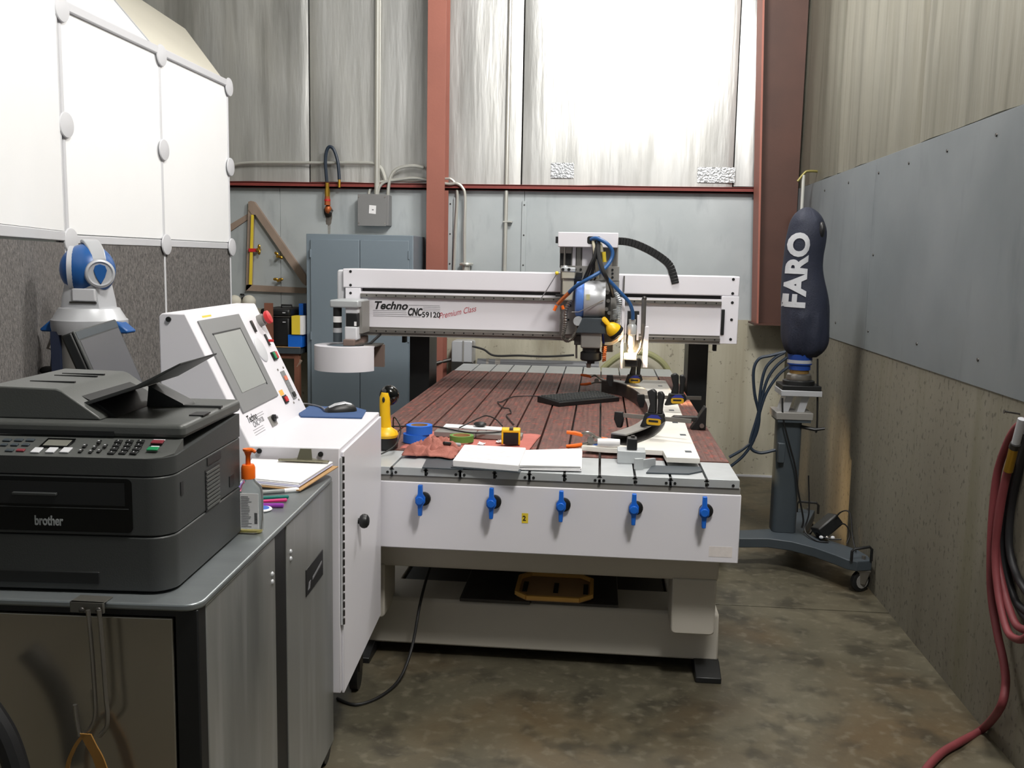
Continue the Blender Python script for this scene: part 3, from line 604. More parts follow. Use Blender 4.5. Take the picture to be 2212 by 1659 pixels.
part(ga, 'motor_cover', MB().prism(rrect(-1.355, 1.37, -1.308, 1.56, .018, which=(0, 0, 1, 1)), 'Y', GY+.02, GY+.2), M_PLASW, bevel=.01)
for (a, b) in ((.803, .925), (-.96, -.832)):
    part(ga, 'column', MB().box(a, 2.5, .45, b, 2.78, 1.165), M_BLACK, bevel=.004)
    part(ga, 'column_flange', MB().box(a-.02 if a < 0 else a-.03, 2.42, 1.15, b+.06 if a > 0 else b+.01, 2.8, 1.166), M_DKSTEEL)
    part(ga, 'side_bracket', MB().box(b+.03 if a > 0 else a-.05, 2.5, 1.10, b+.05 if a > 0 else a-.03, 2.56, 1.15), M_BLACK)
    part(ga, 'side_carriage', MB().box(min(a, .79 if a > 0 else a), 2.4, .45, b, 2.85, .62), M_DKSTEEL)
FXZ = ((1, 0, 0), (0, 0, 1))
def gtext(s, x, y, size, m, w, shear=.0, tilt=0., fat=0., name='lettering'):
    p = aty(x, y, GY-.001); ang = math.radians(tilt)
    text(fpn, name, s, size, m, frame((p.x, GY-.001, p.z), (math.cos(ang), 0, math.sin(ang)), (-math.sin(ang), 0, math.cos(ang))), .0004, shear, fat, fit=w)
gtext('Techno', 806, 667, .066, M_INK, .205, .28, 0, .002)
gtext('CNC', 880, 681, .062, M_INK, .09, .28, 0, .0025)
gtext('59120', 911, 685, .046, M_INK, .112, .0, 0, .0008)
gtext('Premium Class', 948, 689, .050, M_REDINK, .235, .5, 13, .0)
ln = MB()
for (x0, x1, y) in ((806, 877, 670), (806, 878, 674), (806, 879, 678), (806, 908, 682), (883, 950, 659), (914, 951, 663), (914, 951, 667), (914, 951, 671)):
    a = aty(x0, y, GY-.001); b = aty(x1, y+(x1-x0)*.024, GY-.001); ln.box(a.x, GY-.0012, (a.z+b.z)/2-.001, b.x, GY-.0002, (a.z+b.z)/2+.001)
part(fpn, 'logo_lines', ln, M_GREYINK)
# ================================================================== tool carriage
YC = 2.0
ca = thing('spindle_carriage', 'vertical tool carriage with silver spindle motor, hoses and lit torch on the gantry', 'spindle carriage', (.2, 2.1, 1.05))
def cb(x0, y0, x1, y1, Y0, Y1):   # box seen between two photo corners at depth Y0, going back to Y1
    a = aty(x0, y1, Y0); b = aty(x1, y0, Y0); return MB().box(a.x, Y0, a.z, b.x, Y1, b.z)
YP = 2.1
part(ca, 'back_plate', cb(1208, 533, 1336, 725, YP, YP+.065), M_MGREY, bevel=.002)
hd = part(ca, 'head_cover', cb(1205, 503, 1336, 533, YC, YC+.17), M_WHITE, bevel=.004)
p = aty(1283, 519, YC)
part(hd, 'cable_opening', MB().prism(rrect(p.x-.038, p.z-.022, p.x+.038, p.z+.022, .012), 'Y', YC-.001, YC+.01), M_BLACK)
part(hd, 'cable_entry', cb(1200, 511, 1205, 525, YC+.02, YC+.1), M_BLACK)
part(ca, 'screw_bay', cb(1209, 547, 1234, 578, YP-.004, YP), M_BLACK)
part(ca, 'ball_screw', MB().cyl(aty(1221, 534, YP-.015), aty(1219, 580, YP-.015), .007, n=10), M_STEEL)
part(ca, 'bearing_block', cb(1209, 534, 1236, 547, YP-.02, YP), M_MGREY, bevel=.002)
part(ca, 'white_strip', cb(1236, 534, 1244, 576, YP-.012, YP), M_WHITE)
part(ca, 'guide_rail', cb(1245, 534, 1255, 576, YP-.014, YP), M_STEEL)
part(ca, 'inner_panel', cb(1257, 534, 1280, 580, YP-.008, YP), M_WHITE)
part(ca, 'guide_rail', cb(1322, 534, 1333, 640, YP-.014, YP), M_STEEL)
part(ca, 'slide_plate', cb(1210, 576, 1338, 606, YP-.03, YP-.014), M_MGREY, bevel=.002)
part(ca, 'slide_plate', cb(1213, 606, 1338, 722, YP-.03, YP-.014), M_MGREY, bevel=.002)
bolt = part(ca, 'cap_bolt', MB().cyl(aty(1323, 583, YP-.036), aty(1323, 583, YP-.028), .007, n=10), M_BLACK)
b0 = aty(1323, 583, YP)
for (x, y) in ((1323, 591), (1323, 599), (1243, 582), (1255, 582), (1232, 660), (1228, 690), (1250, 655), (1330, 620)):
    d = aty(x, y, YP)-b0; clone(ca, bolt, d)
# motor, axis left-right
mc = aty(1278, 647, YC-.02); mz = mc.z
mo = part(ca, 'spindle_motor', MB().lathe([(0, 0), (.094, 0), (.106, .006), (.108, .03), (.108, .085), (.1, .1), (.098, .125), (0, .125)], (.150, YC-.005, mz), (1, 0, 0), 36), M_SILVER)
part(mo, 'blue_end_bell', MB().lathe([(0, 0), (.085, 0), (.1, .008), (.104, .04), (.098, .048), (0, .048)], (.104, YC-.005, mz), (1, 0, 0), 36), mat('blue_enamel', (92, 136, 214), .4, 0, .05), label='blue motor end bell')
part(mo, 'nameplate', MB().box(.168, YC-.1145, mz+.0, .188, YC-.108, mz+.032), mat('pale_label', (200, 196, 150), .5))
part(mo, 'lifting_eye', MB().tube(spl([(.19, YC-.005, mz+.10), (.18, YC-.005, mz+.125), (.2, YC-.005, mz+.135), (.215, YC-.005, mz+.125), (.205, YC-.005, mz+.1)], 4), .005, 6), M_DKSTEEL)
part(ca, 'gear_housing', MB().prism([(.112, mz-.19), (.285, mz-.19), (.275, mz-.1), (.15, mz-.1)], 'Y', YC-.09, YC+.07), M_DGREY, bevel=.006)
sb = part(ca, 'spindle_block', cb(1254, 712, 1300, 752, YC-.07, YC+.07), M_MGREY, bevel=.008)
for x in (1260, 1295): part(sb, 'screw', MB().cyl(aty(x, 713, YC-.073), aty(x, 713, YC-.068), .006, n=8), M_BLACK)
ns = aty(1277, 757, YC)
part(ca, 'spindle_nose', MB().lathe([(0, -.075), (.022, -.075), (.022, -.062), (.055, -.058), (.062, -.05), (.062, -.012), (.05, -.004), (.05, .02), (0, .02)], (ns.x, YC, ns.z), n=28), M_BLACK)
part(ca, 'collet', MB().lathe([(0, -.10), (.012, -.10), (.014, -.08), (.02, -.075), (0, -.075)], (ns.x-.012, YC, ns.z), n=16), M_STEEL)
part(ca, 'tool_setter', cb(1240, 725, 1256, 745, YC-.03, YC+.05), M_DKSTEEL, bevel=.003)
part(ca, 'setter_pin', MB().cyl(aty(1245, 745, YC), aty(1245, 774, YC), .006, n=8), M_STEEL)
# air cylinder on the left
ac = part(ca, 'air_cylinder', cb(1213, 586, 1242, 602, YC+.0, YC+.07), mat('beige_plastic', (188, 184, 168), .5), bevel=.006)
part(ac, 'cylinder_cap', cb(1212, 578, 1243, 587, YC-.005, YC+.07), M_ALU, bevel=.004)
part(ac, 'cylinder_tube', cb(1214, 602, 1240, 650, YC+.02, YC+.07), mat('beige_plastic', (188, 184, 168)), bevel=.008)
part(ac, 'rod_cap', MB().sph(aty(1221, 577, YC+.03), (.018, .018, .012), 12, 6), M_ALU)
for x in (1216, 1229): part(ac, 'port', MB().cyl(aty(x, 582, YC-.01), aty(x, 582, YC), .009, n=10), M_BLACK)
part(ca, 'manifold', cb(1244, 588, 1258, 600, YC-.0, YC+.06), M_BLACK, bevel=.003)
part(ca, 'signal_wire', MB().tube(spl([aty(x, y, YC) for x, y in ((1203, 591), (1196, 602), (1180, 628), (1172, 640), (1166, 648))], 4), .003, 6), M_GREYINK)
part(ca, 'sensor_tip', MB().sph(aty(1203, 590, YC), .011, 10, 6), M_YPAINT)
part(ca, 'sensor_bar', cb(1200, 636, 1220, 641, YC+.02, YC+.06), M_BLACK)
def flex(pts, r, n=26, m=M_STEEL, name='flexible_conduit'):
    P = spl(pts, 10); mb = MB(); tot = len(P); R = [r*(1+.22*(1 if i % 2 else -1)) for i in range(tot)]
    return part(ca, name, mb.tube(P, R, 8), m, smooth=20)
flex([aty(x, y, YC-.04) for x, y in ((1232, 650), (1222, 672), (1221, 700), (1217, 720), (1217, 730), (1226, 736), (1238, 728), (1246, 712), (1247, 698))], .011)
flex([aty(x, y, YC-.02) for x, y in ((1330, 632), (1337, 650), (1336, 670), (1335, 690), (1334, 705))], .014, m=M_ALU, name='corrugated_hose')
flex([aty(x, y, YC-.04) for x, y in ((1328, 668), (1330, 676), (1328, 684), (1329, 690))], .014, m=M_ALU, name='corrugated_hose')
part(ca, 'conduit_gland', MB().lathe([(.010, 0), (.028, 0), (.03, .01), (.026, .02), (.011, .02)], aty(1250, 694, YC-.045), (-.25, -1, .1), 18), M_ALU)
part(ca, 'valve_body', cb(1306, 628, 1320, 690, YC-.03, YC+.06), M_DKSTEEL, bevel=.004)
for (x, y) in ((1312, 632), (1314, 650), (1310, 668), (1316, 676)): part(ca, 'valve_fitting', MB().cyl(aty(x, y, YC-.06), aty(x, y, YC-.02), .011, n=10), M_STEEL)
part(ca, 'lower_bracket', cb(1300, 690, 1326, 760, YC+.0, YC+.05), M_DKSTEEL, bevel=.003)
part(ca, 'tie_wire', MB().tube([aty(x, y, YC-.12) for x, y in ((1235, 674), (1250, 674), (1280, 660), (1304, 648))], .0022, 5), M_STEEL)
for (x0, y0, x1, y1) in ((1202, 660, 1197, 671), (1214, 660, 1217, 668)):
    part(ca, 'orange_grip', MB().cyl(aty(x0, y0, YC-.05), aty(x1, y1, YC-.05), .009, n=10), M_ORANGE)
part(ca, 'lever_bracket', MB().tube([aty(x, y, YC-.05) for x, y in ((1232, 630), (1216, 645), (1204, 658))], .012, 6), M_COPPER)
# hoses and cables from the head
part(ca, 'blue_hose', MB().tube(spl([aty(x, y, Y) for x, y, Y in ((1277, 517, YC), (1290, 515, YC-.04), (1312, 527, YC-.06), (1323, 545, YC-.06), (1318, 565, YC-.07), (1300, 585, YC-.11), (1270, 603, YC-.135), (1245, 618, YC-.1), (1230, 631, YC-.06))]), .011, 10), M_HOSEB)
part(ca, 'blue_hose', MB().tube(spl([aty(x, y, Y) for x, y, Y in ((1292, 522, YC-.03), (1294, 560, YC-.08), (1303, 590, YC-.13), (1320, 610, YC-.12), (1340, 632, YC-.1), (1358, 652, YC-.08), (1366, 672, YC-.06), (1367, 690, YC-.05))]), .0105, 10), M_HOSEB)
part(ca, 'black_cable', MB().tube(spl([aty(x, y, Y) for x, y, Y in ((1287, 522, YC-.02), (1286, 550, YC-.06), (1275, 575, YC-.06), (1262, 605, YC-.0))]), .011, 8), M_WIRE)
part(ca, 'black_cable', MB().tube(spl([aty(x, y, Y) for x, y, Y in ((1290, 522, YC-.02), (1290, 548, YC-.05), (1283, 575, YC-.05), (1275, 605, YC-.02))]), .009, 8), M_WIRE)
part(ca, 'black_cable', MB().tube(spl([aty(x, y, Y) for x, y, Y in ((1293, 522, YC-.03), (1294, 555, YC-.09), (1305, 590, YC-.14), (1318, 615, YC-.1), (1324, 640, YC-.02))]), .012, 8), M_WIRE)
part(ca, 'grey_cable', MB().tube(spl([aty(x, y, Y) for x, y, Y in ((1282, 521, YC-.01), (1284, 535, YC-.04), (1288, 570, YC-.05), (1290, 600, YC+.0))]), .011, 8), mat('beige_cable', (178, 172, 152), .5))
part(ca, 'grey_cable', MB().tube(spl([aty(x, y, Y) for x, y, Y in ((1295, 521, YC-.01), (1297, 530, YC-.03), (1299, 545, YC-.04))]), .012, 8), mat('beige_cable', (178, 172, 152)))
part(ca, 'yellow_connector', MB().cyl(aty(1304, 544, YC-.04), aty(1306, 566, YC-.04), .0125, .011, 12), M_YPAINT, label='pale yellow cable connector')
# torch holder with white bars
for (x0, x1, y0, y1) in ((1339, 1350, 646, 797), (1388, 1402, 706, 794)):
    part(ca, 'white_bar', cb(x0, y0, x1, y1, YC-.02, YC+.05), M_WHITE, bevel=.002)
part(ca, 'white_bar', cb(1349, 681, 1353, 740, YC+.0, YC+.04), M_WHITE)
part(ca, 'white_bar', cb(1375, 681, 1381, 735, YC+.0, YC+.04), M_WHITE)
part(ca, 'slim_rod', MB().cyl(aty(1391, 646, YC), aty(1389, 725, YC), .014, n=10), M_STEEL)
part(ca, 'rod_head', MB().sph(aty(1392, 645, YC), .014, 10, 6), M_DKSTEEL)
part(ca, 'slim_rod', cb(1346, 596, 1350, 630, GY-.04, GY-.016), M_STEEL)
part(ca, 'torch_carrier', cb(1353, 673, 1381, 760, YC+.04, YC+.1), M_BLACK)
tp = aty(1364, 0, YC); a = aty(1366, 688, YC-.03); b = aty(1362, 768, YC-.03)
def tz(y): return aty(1364, y, YC-.03).z
part(ca, 'torch', MB().lathe([(0, tz(778)), (.008, tz(776)), (.013, tz(764)), (.018, tz(758)), (.013, tz(752)), (.018, tz(744)), (.019, tz(724)), (.025, tz(722)), (.026, tz(704)), (.019, tz(700)), (.021, tz(690)), (0, tz(689))], (a.x, YC-.03, 0), n=18), M_ALU)
part(ca, 'torch_clamp', cb(1348, 766, 1376, 778, YC-.07, YC+.05), M_ALU, bevel=.004)
part(ca, 'torch_foot', cb(1349, 778, 1378, 792, YC-.04, YC+.05), M_BLACK, bevel=.003)
part(ca, 'clamp_lever', MB().tube([aty(x, y, YC-.05) for x, y in ((1376, 764), (1383, 752), (1389, 725), (1391, 700))], .008, 8), M_STEEL)
part(ca, 'support_arm', MB().tube(spl([aty(x, y, YC-.03) for x, y in ((1306, 742), (1320, 742), (1334, 735), (1345, 724))], 4), .009, 8), M_CREAM)
part(ca, 'copper_coil', MB().tube([aty(1305+4*math.sin(i*1.6), 748+i*1.05, YC-.03+.015*math.cos(i*1.6)) for i in range(32)], .005, 6), M_COPPER)
part(ca, 'blue_wire', MB().tube(spl([aty(x, y, YC-.02) for x, y in ((1303, 690), (1302, 715), (1304, 742))], 4), .006, 6), mat('blue_wire', (20, 50, 140), .5))
# clip-on work lamp, yellow and black, shining at the torch
lc = aty(1325, 712, YC-.09); ld = Vector((.64, .30, -.68)).normalized()
wl = part(ca, 'work_lamp', MB().lathe([(0, -.045), (.014, -.045), (.03, -.03), (.043, -.005), (.043, .012)], lc, ld, 22, caps=False), M_YELLOW, label='yellow clip on work lamp')
part(wl, 'lamp_rim', MB().lathe([(.043, .010), (.047, .010), (.048, .03), (.040, .034), (.036, .02), (.040, .012)], lc, ld, 22, caps=False), M_BLACK)
part(wl, 'clip', MB().tube([lc-ld*.04, lc-ld*.065+Vector((-.01, 0, .012)), aty(1311, 703, YC-.07)], [.012, .016, .007], 8), M_YELLOW)
part(wl, 'bulb', MB().sph(lc+ld*.012, .018, 12, 8), glow('bulb_glow', (255, 214, 150), 12))
sd = bpy.data.lights.new('work_lamp_beam', 'SPOT'); sd.energy = 110; sd.color = (1, .70, .38); sd.spot_size = math.radians(66); sd.spot_blend = .7; sd.shadow_soft_size = .02
so = bpy.data.objects.new('work_lamp_beam', sd); COL.objects.link(so); so.location = lc+ld*.05; so.rotation_euler = ld.to_track_quat('-Z', 'Y').to_euler()
# cable chain
chp = spl([aty(x, y, GY+.02) for x, y in ((1336, 521), (1352, 522), (1372, 527), (1395, 537), (1415, 548), (1435, 562), (1447, 575), (1454, 595), (1458, 612))], 3)
cc = thing('cable_chain', 'black segmented cable chain arching from the carriage to the gantry', 'cable chain', chp[-1])
for i in range(0, len(chp)-1):
    a, b = chp[i], chp[i+1]; t = (b-a).normalized(); Mx = frame((a+b)/2, t, Vector((0, 1, 0)).cross(t)*-1)
    L_ = (b-a).length*.53
    part(cc, 'link', MB(Mx).box(-L_, -.022, -.04, L_, .022, .04), M_BLACK, bevel=.003)
# ================================================================== left end drive and curved guard
gd = thing('gantry_end_drive', 'grey block holding two black and white cylinders at the left gantry end', 'drive unit', aty(745, 735, 2.02))
YG = 1.98
part(gd, 'cap_block', cb(712, 649, 774, 664, YG-.05, YG+.2), M_ALU, bevel=.008)
c1_ = aty(729, 666, YG); z0 = aty(729, 737, YG).z; zz = lambda y: aty(729, y, YG).z
part(gd, 'encoder', MB().lathe([(0, zz(738)), (.026, zz(738)), (.026, zz(718)), (0, zz(718))], (c1_.x, YG, 0), n=20), M_DGREY)
part(gd, 'encoder_collar', MB().lathe([(0, zz(718)), (.027, zz(718)), (.027, zz(708)), (0, zz(708))], (c1_.x, YG, 0), n=20), M_SILVER)
part(gd, 'encoder_upper', MB().lathe([(0, zz(708)), (.025, zz(708)), (.025, zz(664)), (0, zz(664))], (c1_.x, YG, 0), n=20), M_BLACK)
part(gd, 'label_band', MB().lathe([(0, zz(696)), (.0256, zz(696)), (.0256, zz(683)), (0, zz(683))], (c1_.x, YG, 0), n=20), M_PAPER)
part(gd, 'motor_top', cb(746, 664, 772, 677, YG-.03, YG+.05), M_PLASW, bevel=.004)
part(gd, 'motor_body', cb(747, 677, 772, 706, YG-.03, YG+.05), M_BLACK, bevel=.005)
part(gd, 'motor_base', cb(744, 706, 771, 735, YG-.035, YG+.055), M_PLASW, bevel=.008)
part(gd, 'motor_label', cb(765, 695, 770, 704, YG-.0315, YG-.03), M_PAPER)
part(gd, 'bracket', cb(772, 652, 782, 720, YG+.02, YG+.2), M_MGREY)
part(gd, 'gear_case', cb(741, 734, 765, 747, YG-.06, YG+.28), mat('brown_grey_paint', (122, 104, 96), .5), bevel=.003)
gu = thing('curved_guard', 'white half round sheet metal guard hanging at the left gantry end', 'guard', aty(740, 803, 1.9))
gc = Vector((aty(744, 775, 1.95).x, 1.99, 0)); z1, z2 = aty(740, 805, 1.81).z, aty(740, 753, 1.81).z
R_ = .185; pr = []
for i in range(25):
    t = math.radians(200+ (350-200)*0 + i*(345-180)/24-20); pr.append((gc.x+R_*math.cos(t), gc.y+R_*math.sin(t)))
inn = [(gc.x+(x-gc.x)*.975, gc.y+(y-gc.y)*.975) for x, y in pr]
part(gu, 'shell', MB().prism(pr+inn[::-1], 'Z', z1, z2), M_WHITE, smooth=40)
part(gu, 'top_flange', MB().lathe([(R_*.62, z2), (R_, z2), (R_, z2+.005), (R_*.62, z2+.005), (R_*.62, z2)], (gc.x, gc.y, 0), n=40, caps=False), M_WHITE)
part(gu, 'inner_tray', MB().lathe([(0, z2-.03), (R_*.9, z2-.03), (R_*.9, z2-.027), (0, z2-.027)], (gc.x, gc.y, 0), n=32), M_DGREY)
part(gu, 'side_plate', MB().box(*aty(804, 792, 2.06), aty(829, 745, 2.06).x, 2.09, aty(829, 745, 2.06).z), mat('brown_grey_paint', (122, 104, 96)))
part(gu, 'mount_plate', MB().box(gc.x+.02, 1.95, z2+.005, gc.x+.2, 2.1, z2+.012), M_STEEL)
part(gu, 'strut', MB().tube([aty(765, 752, 1.9), aty(800, 742, 2.0), aty(822, 722, 2.2)], .008, 8), M_BLACK)
# ================================================================== things on the router bed
ZP = T+.0045
wl2 = thing('work_light', 'yellow handled cordless work light with black ball head standing on the bed', 'work light', (aty(832, 960, .335).x, .335, ZP))
lx, ly = aty(832, 960, .335).x, .335
hz = lambda y: aty(832, y, ly).z
part(wl2, 'battery_base', MB().lathe([(0, 0), (.052, 0), (.054, .01), (.05, hz(942)-ZP), (0, hz(942)-ZP)], (lx, ly, ZP), n=24), M_BLACK)
part(wl2, 'collar', MB().lathe([(0, hz(944)), (.05, hz(944)), (.055, hz(938)), (.05, hz(931)), (.025, hz(922)), (0, hz(922))], (lx, ly, 0), n=24), M_YELLOW)
part(wl2, 'handle', MB().tube([(lx+.002, ly, hz(925)), (lx, ly, hz(900)), (lx-.002, ly, hz(875)), (lx, ly, hz(858)), (lx, ly, hz(848))], [.024, .0215, .022, .023, .016], 14), M_YELLOW)
hc = aty(841, 854, ly+.03)
part(wl2, 'lamp_head', MB().sph(hc, (.041, .04, .043), 22, 14), M_BLACKG)
part(wl2, 'switch', MB().sph((lx-.002, ly-.022, hz(862)), (.006, .006, .012), 10, 6), M_BLACK)
conduit([(lx+.03, ly+.03, ZP+.03), aty(850, 903, ly+.03), aty(862, 915, ly), aty(865, 935, ly-.02), aty(855, 960, ly-.1), aty(835, 975, ly-.14), aty(815, 984, ly-.16)], .003, 'thin dark cord looping beside the yellow work light', None, m=M_WIRE, name='thin_cord')
def tape(c, r0, r1, h, m, label, grp):
    t = thing('tape_roll', label, 'tape roll', c, group=grp)
    part(t, 'tape', MB().lathe([(r0, 0), (r1, 0), (r1, h), (r0, h), (r0, 0)], c, n=36, caps=False), m)
    part(t, 'core', MB().lathe([(r0-.003, .0005), (r0, .0005), (r0, h-.0005), (r0-.003, h-.0005), (r0-.003, .0005)], c, n=36, caps=False), M_CARD)
ta = atz(898, 957, ZP)
tape((ta.x, .47, ZP+.004), .038, .056, .036, M_TAPEB, 'lower blue masking tape roll of the pair', 'blue tape rolls')
tape((ta.x+.012, .475, ZP+.0405), .038, .056, .036, M_TAPEB, 'upper blue masking tape roll lying on another', 'blue tape rolls')
ta = atz(996, 958, ZP)
tape((ta.x, .50, ZP+.008), .040, .052, .026, M_TAPEG, 'green tape roll lying flat on the red rag', None)
# folded red rag spread flat
def cloth(poly_fn, nu, nv, th, m, name, label):
    vs = []; fs = []
    for j in range(nv+1):
        for i in range(nu+1): vs.append(poly_fn(i/nu, j/nv))
    for j in range(nv):
        for i in range(nu): fs.append((j*(nu+1)+i, j*(nu+1)+i+1, (j+1)*(nu+1)+i+1, (j+1)*(nu+1)+i))
    mb = MB().add(vs, fs); o = solo(name, mb, m, label, 'rag', 'shop rags', smooth=60)
    md = o.modifiers.new('thick', 'SOLIDIFY'); md.thickness = th; md.offset = 1
    return o
def rag1(u, v):
    x = -.56+.53*u+.02*noise.noise(Vector((v*3, u*2, 1)))+.03*v; y = .335+.40*v-.06*u*(1-v)*0+.02*noise.noise(Vector((u*4, 0, 3)))
    e = max(0, (u-.72)/.28)
    z = ZP+.0012+e*(.012+.016*max(0, noise.noise(Vector((u*9, v*7, 2)))))*min(1, 4*(1-u)+.25)
    return (x, y, z)
cloth(rag1, 34, 22, .002, M_RAG, 'shop_rag', 'folded salmon red rag spread flat under the tape rolls')
def rag2(u, v):
    a = u*2-1; b = v*2-1; rr = max(abs(a), abs(b))
    x = -.405+.105*a+.03*noise.noise(Vector((a*2, b*2, 4))); y = .255+.10*b+.03*noise.noise(Vector((a*2, b*2, 8)))
    n_ = abs(noise.noise(Vector((a*2.3, b*2.3, 11))))*1.1+.5*abs(noise.noise(Vector((a*5, b*5, 3))))
    z = ZP+.004+(1-rr**2.5)*(.022+.055*n_)+.006*n_
    return (x, y, z)
cloth(rag2, 30, 30, .002, M_RAGB, 'shop_rag', 'crumpled brown red rag on the front edge of the bed')
# straight bars behind the tapes
br = thing('straight_edge', 'long white straight edge lying on two grey bars behind the tapes', 'straight edge', (-.3, .7, ZP))
a = atz(950, 930, ZP+.03); b = atz(1086, 934, ZP+.03)
part(br, 'white_bar', MB().hexa([(a.x, .70, ZP+.026), (b.x, .67, ZP+.026), (b.x, .74, ZP+.026), (a.x, .78, ZP+.026)], [(a.x, .70, ZP+.032), (b.x, .67, ZP+.032), (b.x, .74, ZP+.032), (a.x, .78, ZP+.032)]), M_PAPER, bevel=.001)
c0 = atz(925, 945, ZP+.026); c1b = atz(1128, 940, ZP+.026)
part(br, 'grey_bar', MB().hexa([(c0.x, .60, ZP+.004), (-.28, .59, ZP+.004), (-.28, .67, ZP+.004), (c0.x, .69, ZP+.004)], [(c0.x, .60, ZP+.026), (-.28, .59, ZP+.026), (-.28, .67, ZP+.026), (c0.x, .69, ZP+.026)]), M_MGREY, bevel=.002)
part(br, 'grey_bar', MB().hexa([(-.276, .59, ZP+.004), (c1b.x, .57, ZP+.004), (c1b.x, .65, ZP+.004), (-.276, .67, ZP+.004)], [(-.276, .59, ZP+.026), (c1b.x, .57, ZP+.026), (c1b.x, .65, ZP+.026), (-.276, .67, ZP+.026)]), M_MGREY, bevel=.002)
cpts = [atz(x, y, ZP+.032) for x, y in ((846, 921), (900, 921), (945, 922), (985, 930), (1020, 935), (1070, 934), (1090, 930), (1086, 924))]
conduit(cpts, .0035, 'black cable snaking over the grey bars', None, m=M_WIRE, name='black_cable')
conduit([atz(x, y, z) for x, y, z in ((992, 924, ZP+.036), (1010, 915, ZP+.05), (1030, 905, ZP+.06), (1050, 898, ZP+.06), (1070, 905, ZP+.05), (1085, 920, ZP+.036))], .003, 'black cable arched above the white straight edge', None, m=M_WIRE, name='black_cable')
p = atz(1037, 921, ZP+.034); solo('cable_switch', MB().sph((p.x, p.y, ZP+.044), (.03, .022, .012), 14, 8), M_BLACK, 'small black inline switch lying on the white straight edge', 'switch')
# tape measure
tm = thing('tape_measure', 'yellow and black tape measure on the salmon red rag', 'tape measure', atz(1104, 962, ZP))
p = atz(1104, 960, ZP+.012); MT = RZ(4, (p.x, p.y, ZP+.012))
part(tm, 'case', MB(MT).prism(rrect(-.036, 0, .034, .062, .014), 'Y', -.012, .04), M_BLACK, bevel=.003)
part(tm, 'yellow_shell', MB(MT).box(-.041, -.016, 0, -.033, .044, .058).box(.03, -.016, 0, .038, .044, .058).box(-.041, -.016, .052, .038, .044, .066), M_YELLOW, bevel=.004)
part(tm, 'clip', MB(MT).box(-.008, -.018, .064, .008, .03, .072), M_DKSTEEL)
# marker, film scraps
def pen(p0, p1, r, m, label, name='pen', cat='pen', cap=None, grp=None):
    t = thing(name, label, cat, p0, group=grp); p0 = Vector(p0); p1 = Vector(p1); d = p1-p0
    part(t, 'barrel', MB().tube([p0, p0+d*.02, p0+d*.62], [r*.6, r, r], 10), m)
    part(t, 'cap', MB().tube([p0+d*.62, p0+d*.98, p1], [r*1.08, r*1.08, r*.6], 10), cap or m)
    return t
pen(atz(958, 957, ZP+.05), atz(994, 961, ZP+.03), .007, M_BLACK, 'silver marker with black end lying on the brown rag', 'marker', 'marker', M_SILVER)
def film(x0, y0, s, label, seed):
    p = atz(x0, y0, ZP+.004)
    vs = [(p.x+s*(i/6-.5)+.012*noise.noise(Vector((i*.7, j, seed))), p.y+s*1.2*(j/6-.5), p.z+.014*abs(noise.noise(Vector((i*.6, j*.6, seed))))+.001) for j in range(7) for i in range(7)]
    fs = [(j*7+i, j*7+i+1, j*7+i+8, j*7+i+7) for j in range(6) for i in range(6)]
    o = solo('film_scrap', MB().add(vs, fs), M_PAPER, label, 'plastic scrap', smooth=60); o.modifiers.new('t', 'SOLIDIFY').thickness = .0006
film(1040, 960, .03, 'white plastic scrap beside the green tape roll', 3)
film(1078, 956, .024, 'white plastic scrap beside the tape measure', 7)
# papers
pd = thing('paper_pad', 'thick white pad of printed sheets on the front edge of the bed', 'paper pad', (-.17, .2, T))
q4 = [atz(x, y, T+.03) for x, y in ((978, 996), (1120, 1007), (1136, 969), (1003, 962))]
def sheetstack(q, z0, z1): return MB().hexa([(p.x, p.y, z0) for p in q], [(p.x, p.y, z1) for p in q])
part(pd, 'sheets', sheetstack(q4, T+.008, T+.034), M_PAPER, bevel=.003)
part(pd, 'backing_board', sheetstack([p+Vector((dx, dy, 0)) for p, (dx, dy) in zip(q4, ((-.006, -.006), (.006, -.006), (.006, .006), (-.006, .006)))], T+.005, T+.008), M_DGREY)
prn = MB(); r_ = random.Random(3)
c = q4[3]; ux = (q4[2]-q4[3]); uy = (q4[0]-q4[3])
for i in range(11):
    a = c+uy*(.1+.075*i)+ux*.06; b = a+ux*(.5+.35*r_.random()); prn.add([(a.x, a.y, T+.0364), (b.x, b.y, T+.0364), (b.x+uy.x*.012, b.y+uy.y*.012, T+.0364), (a.x+uy.x*.012, a.y+uy.y*.012, T+.0364)], [(0, 1, 2, 3)])
part(pd, 'print', prn, mat('faint_print', (196, 196, 202), .8))
bp_ = solo('steel_rule', MB().hexa([(p.x, p.y, T+.0005) for p in [atz(x, y, T) for x, y in ((912, 1012), (1000, 1016), (1010, 990), (922, 992))]], [(p.x, p.y, T+.0045) for p in [atz(x, y, T) for x, y in ((912, 1012), (1000, 1016), (1010, 990), (922, 992))]]), M_DGREY, 'dark grey flat rule under the thick paper pad', 'rule')
ps = thing('paper_pad', 'thinner stack of white sheets right of the thick pad', 'paper stack', (.1, .2, T))
q5 = [atz(x, y, T+.02) for x, y in ((1122, 1006), (1256, 1009), (1256, 970), (1132, 974))]
for k in range(5):
    j = [Vector((random.uniform(-.004, .004), random.uniform(-.004, .004), 0)) for _ in range(4)]
    part(ps, 'sheet', sheetstack([p+o for p, o in zip(q5, j)], T+.0048+.0038*k, T+.0082+.0038*k), M_PAPER)
prn = MB(); c = q5[3]; ux = (q5[2]-q5[3]); uy = (q5[0]-q5[3])
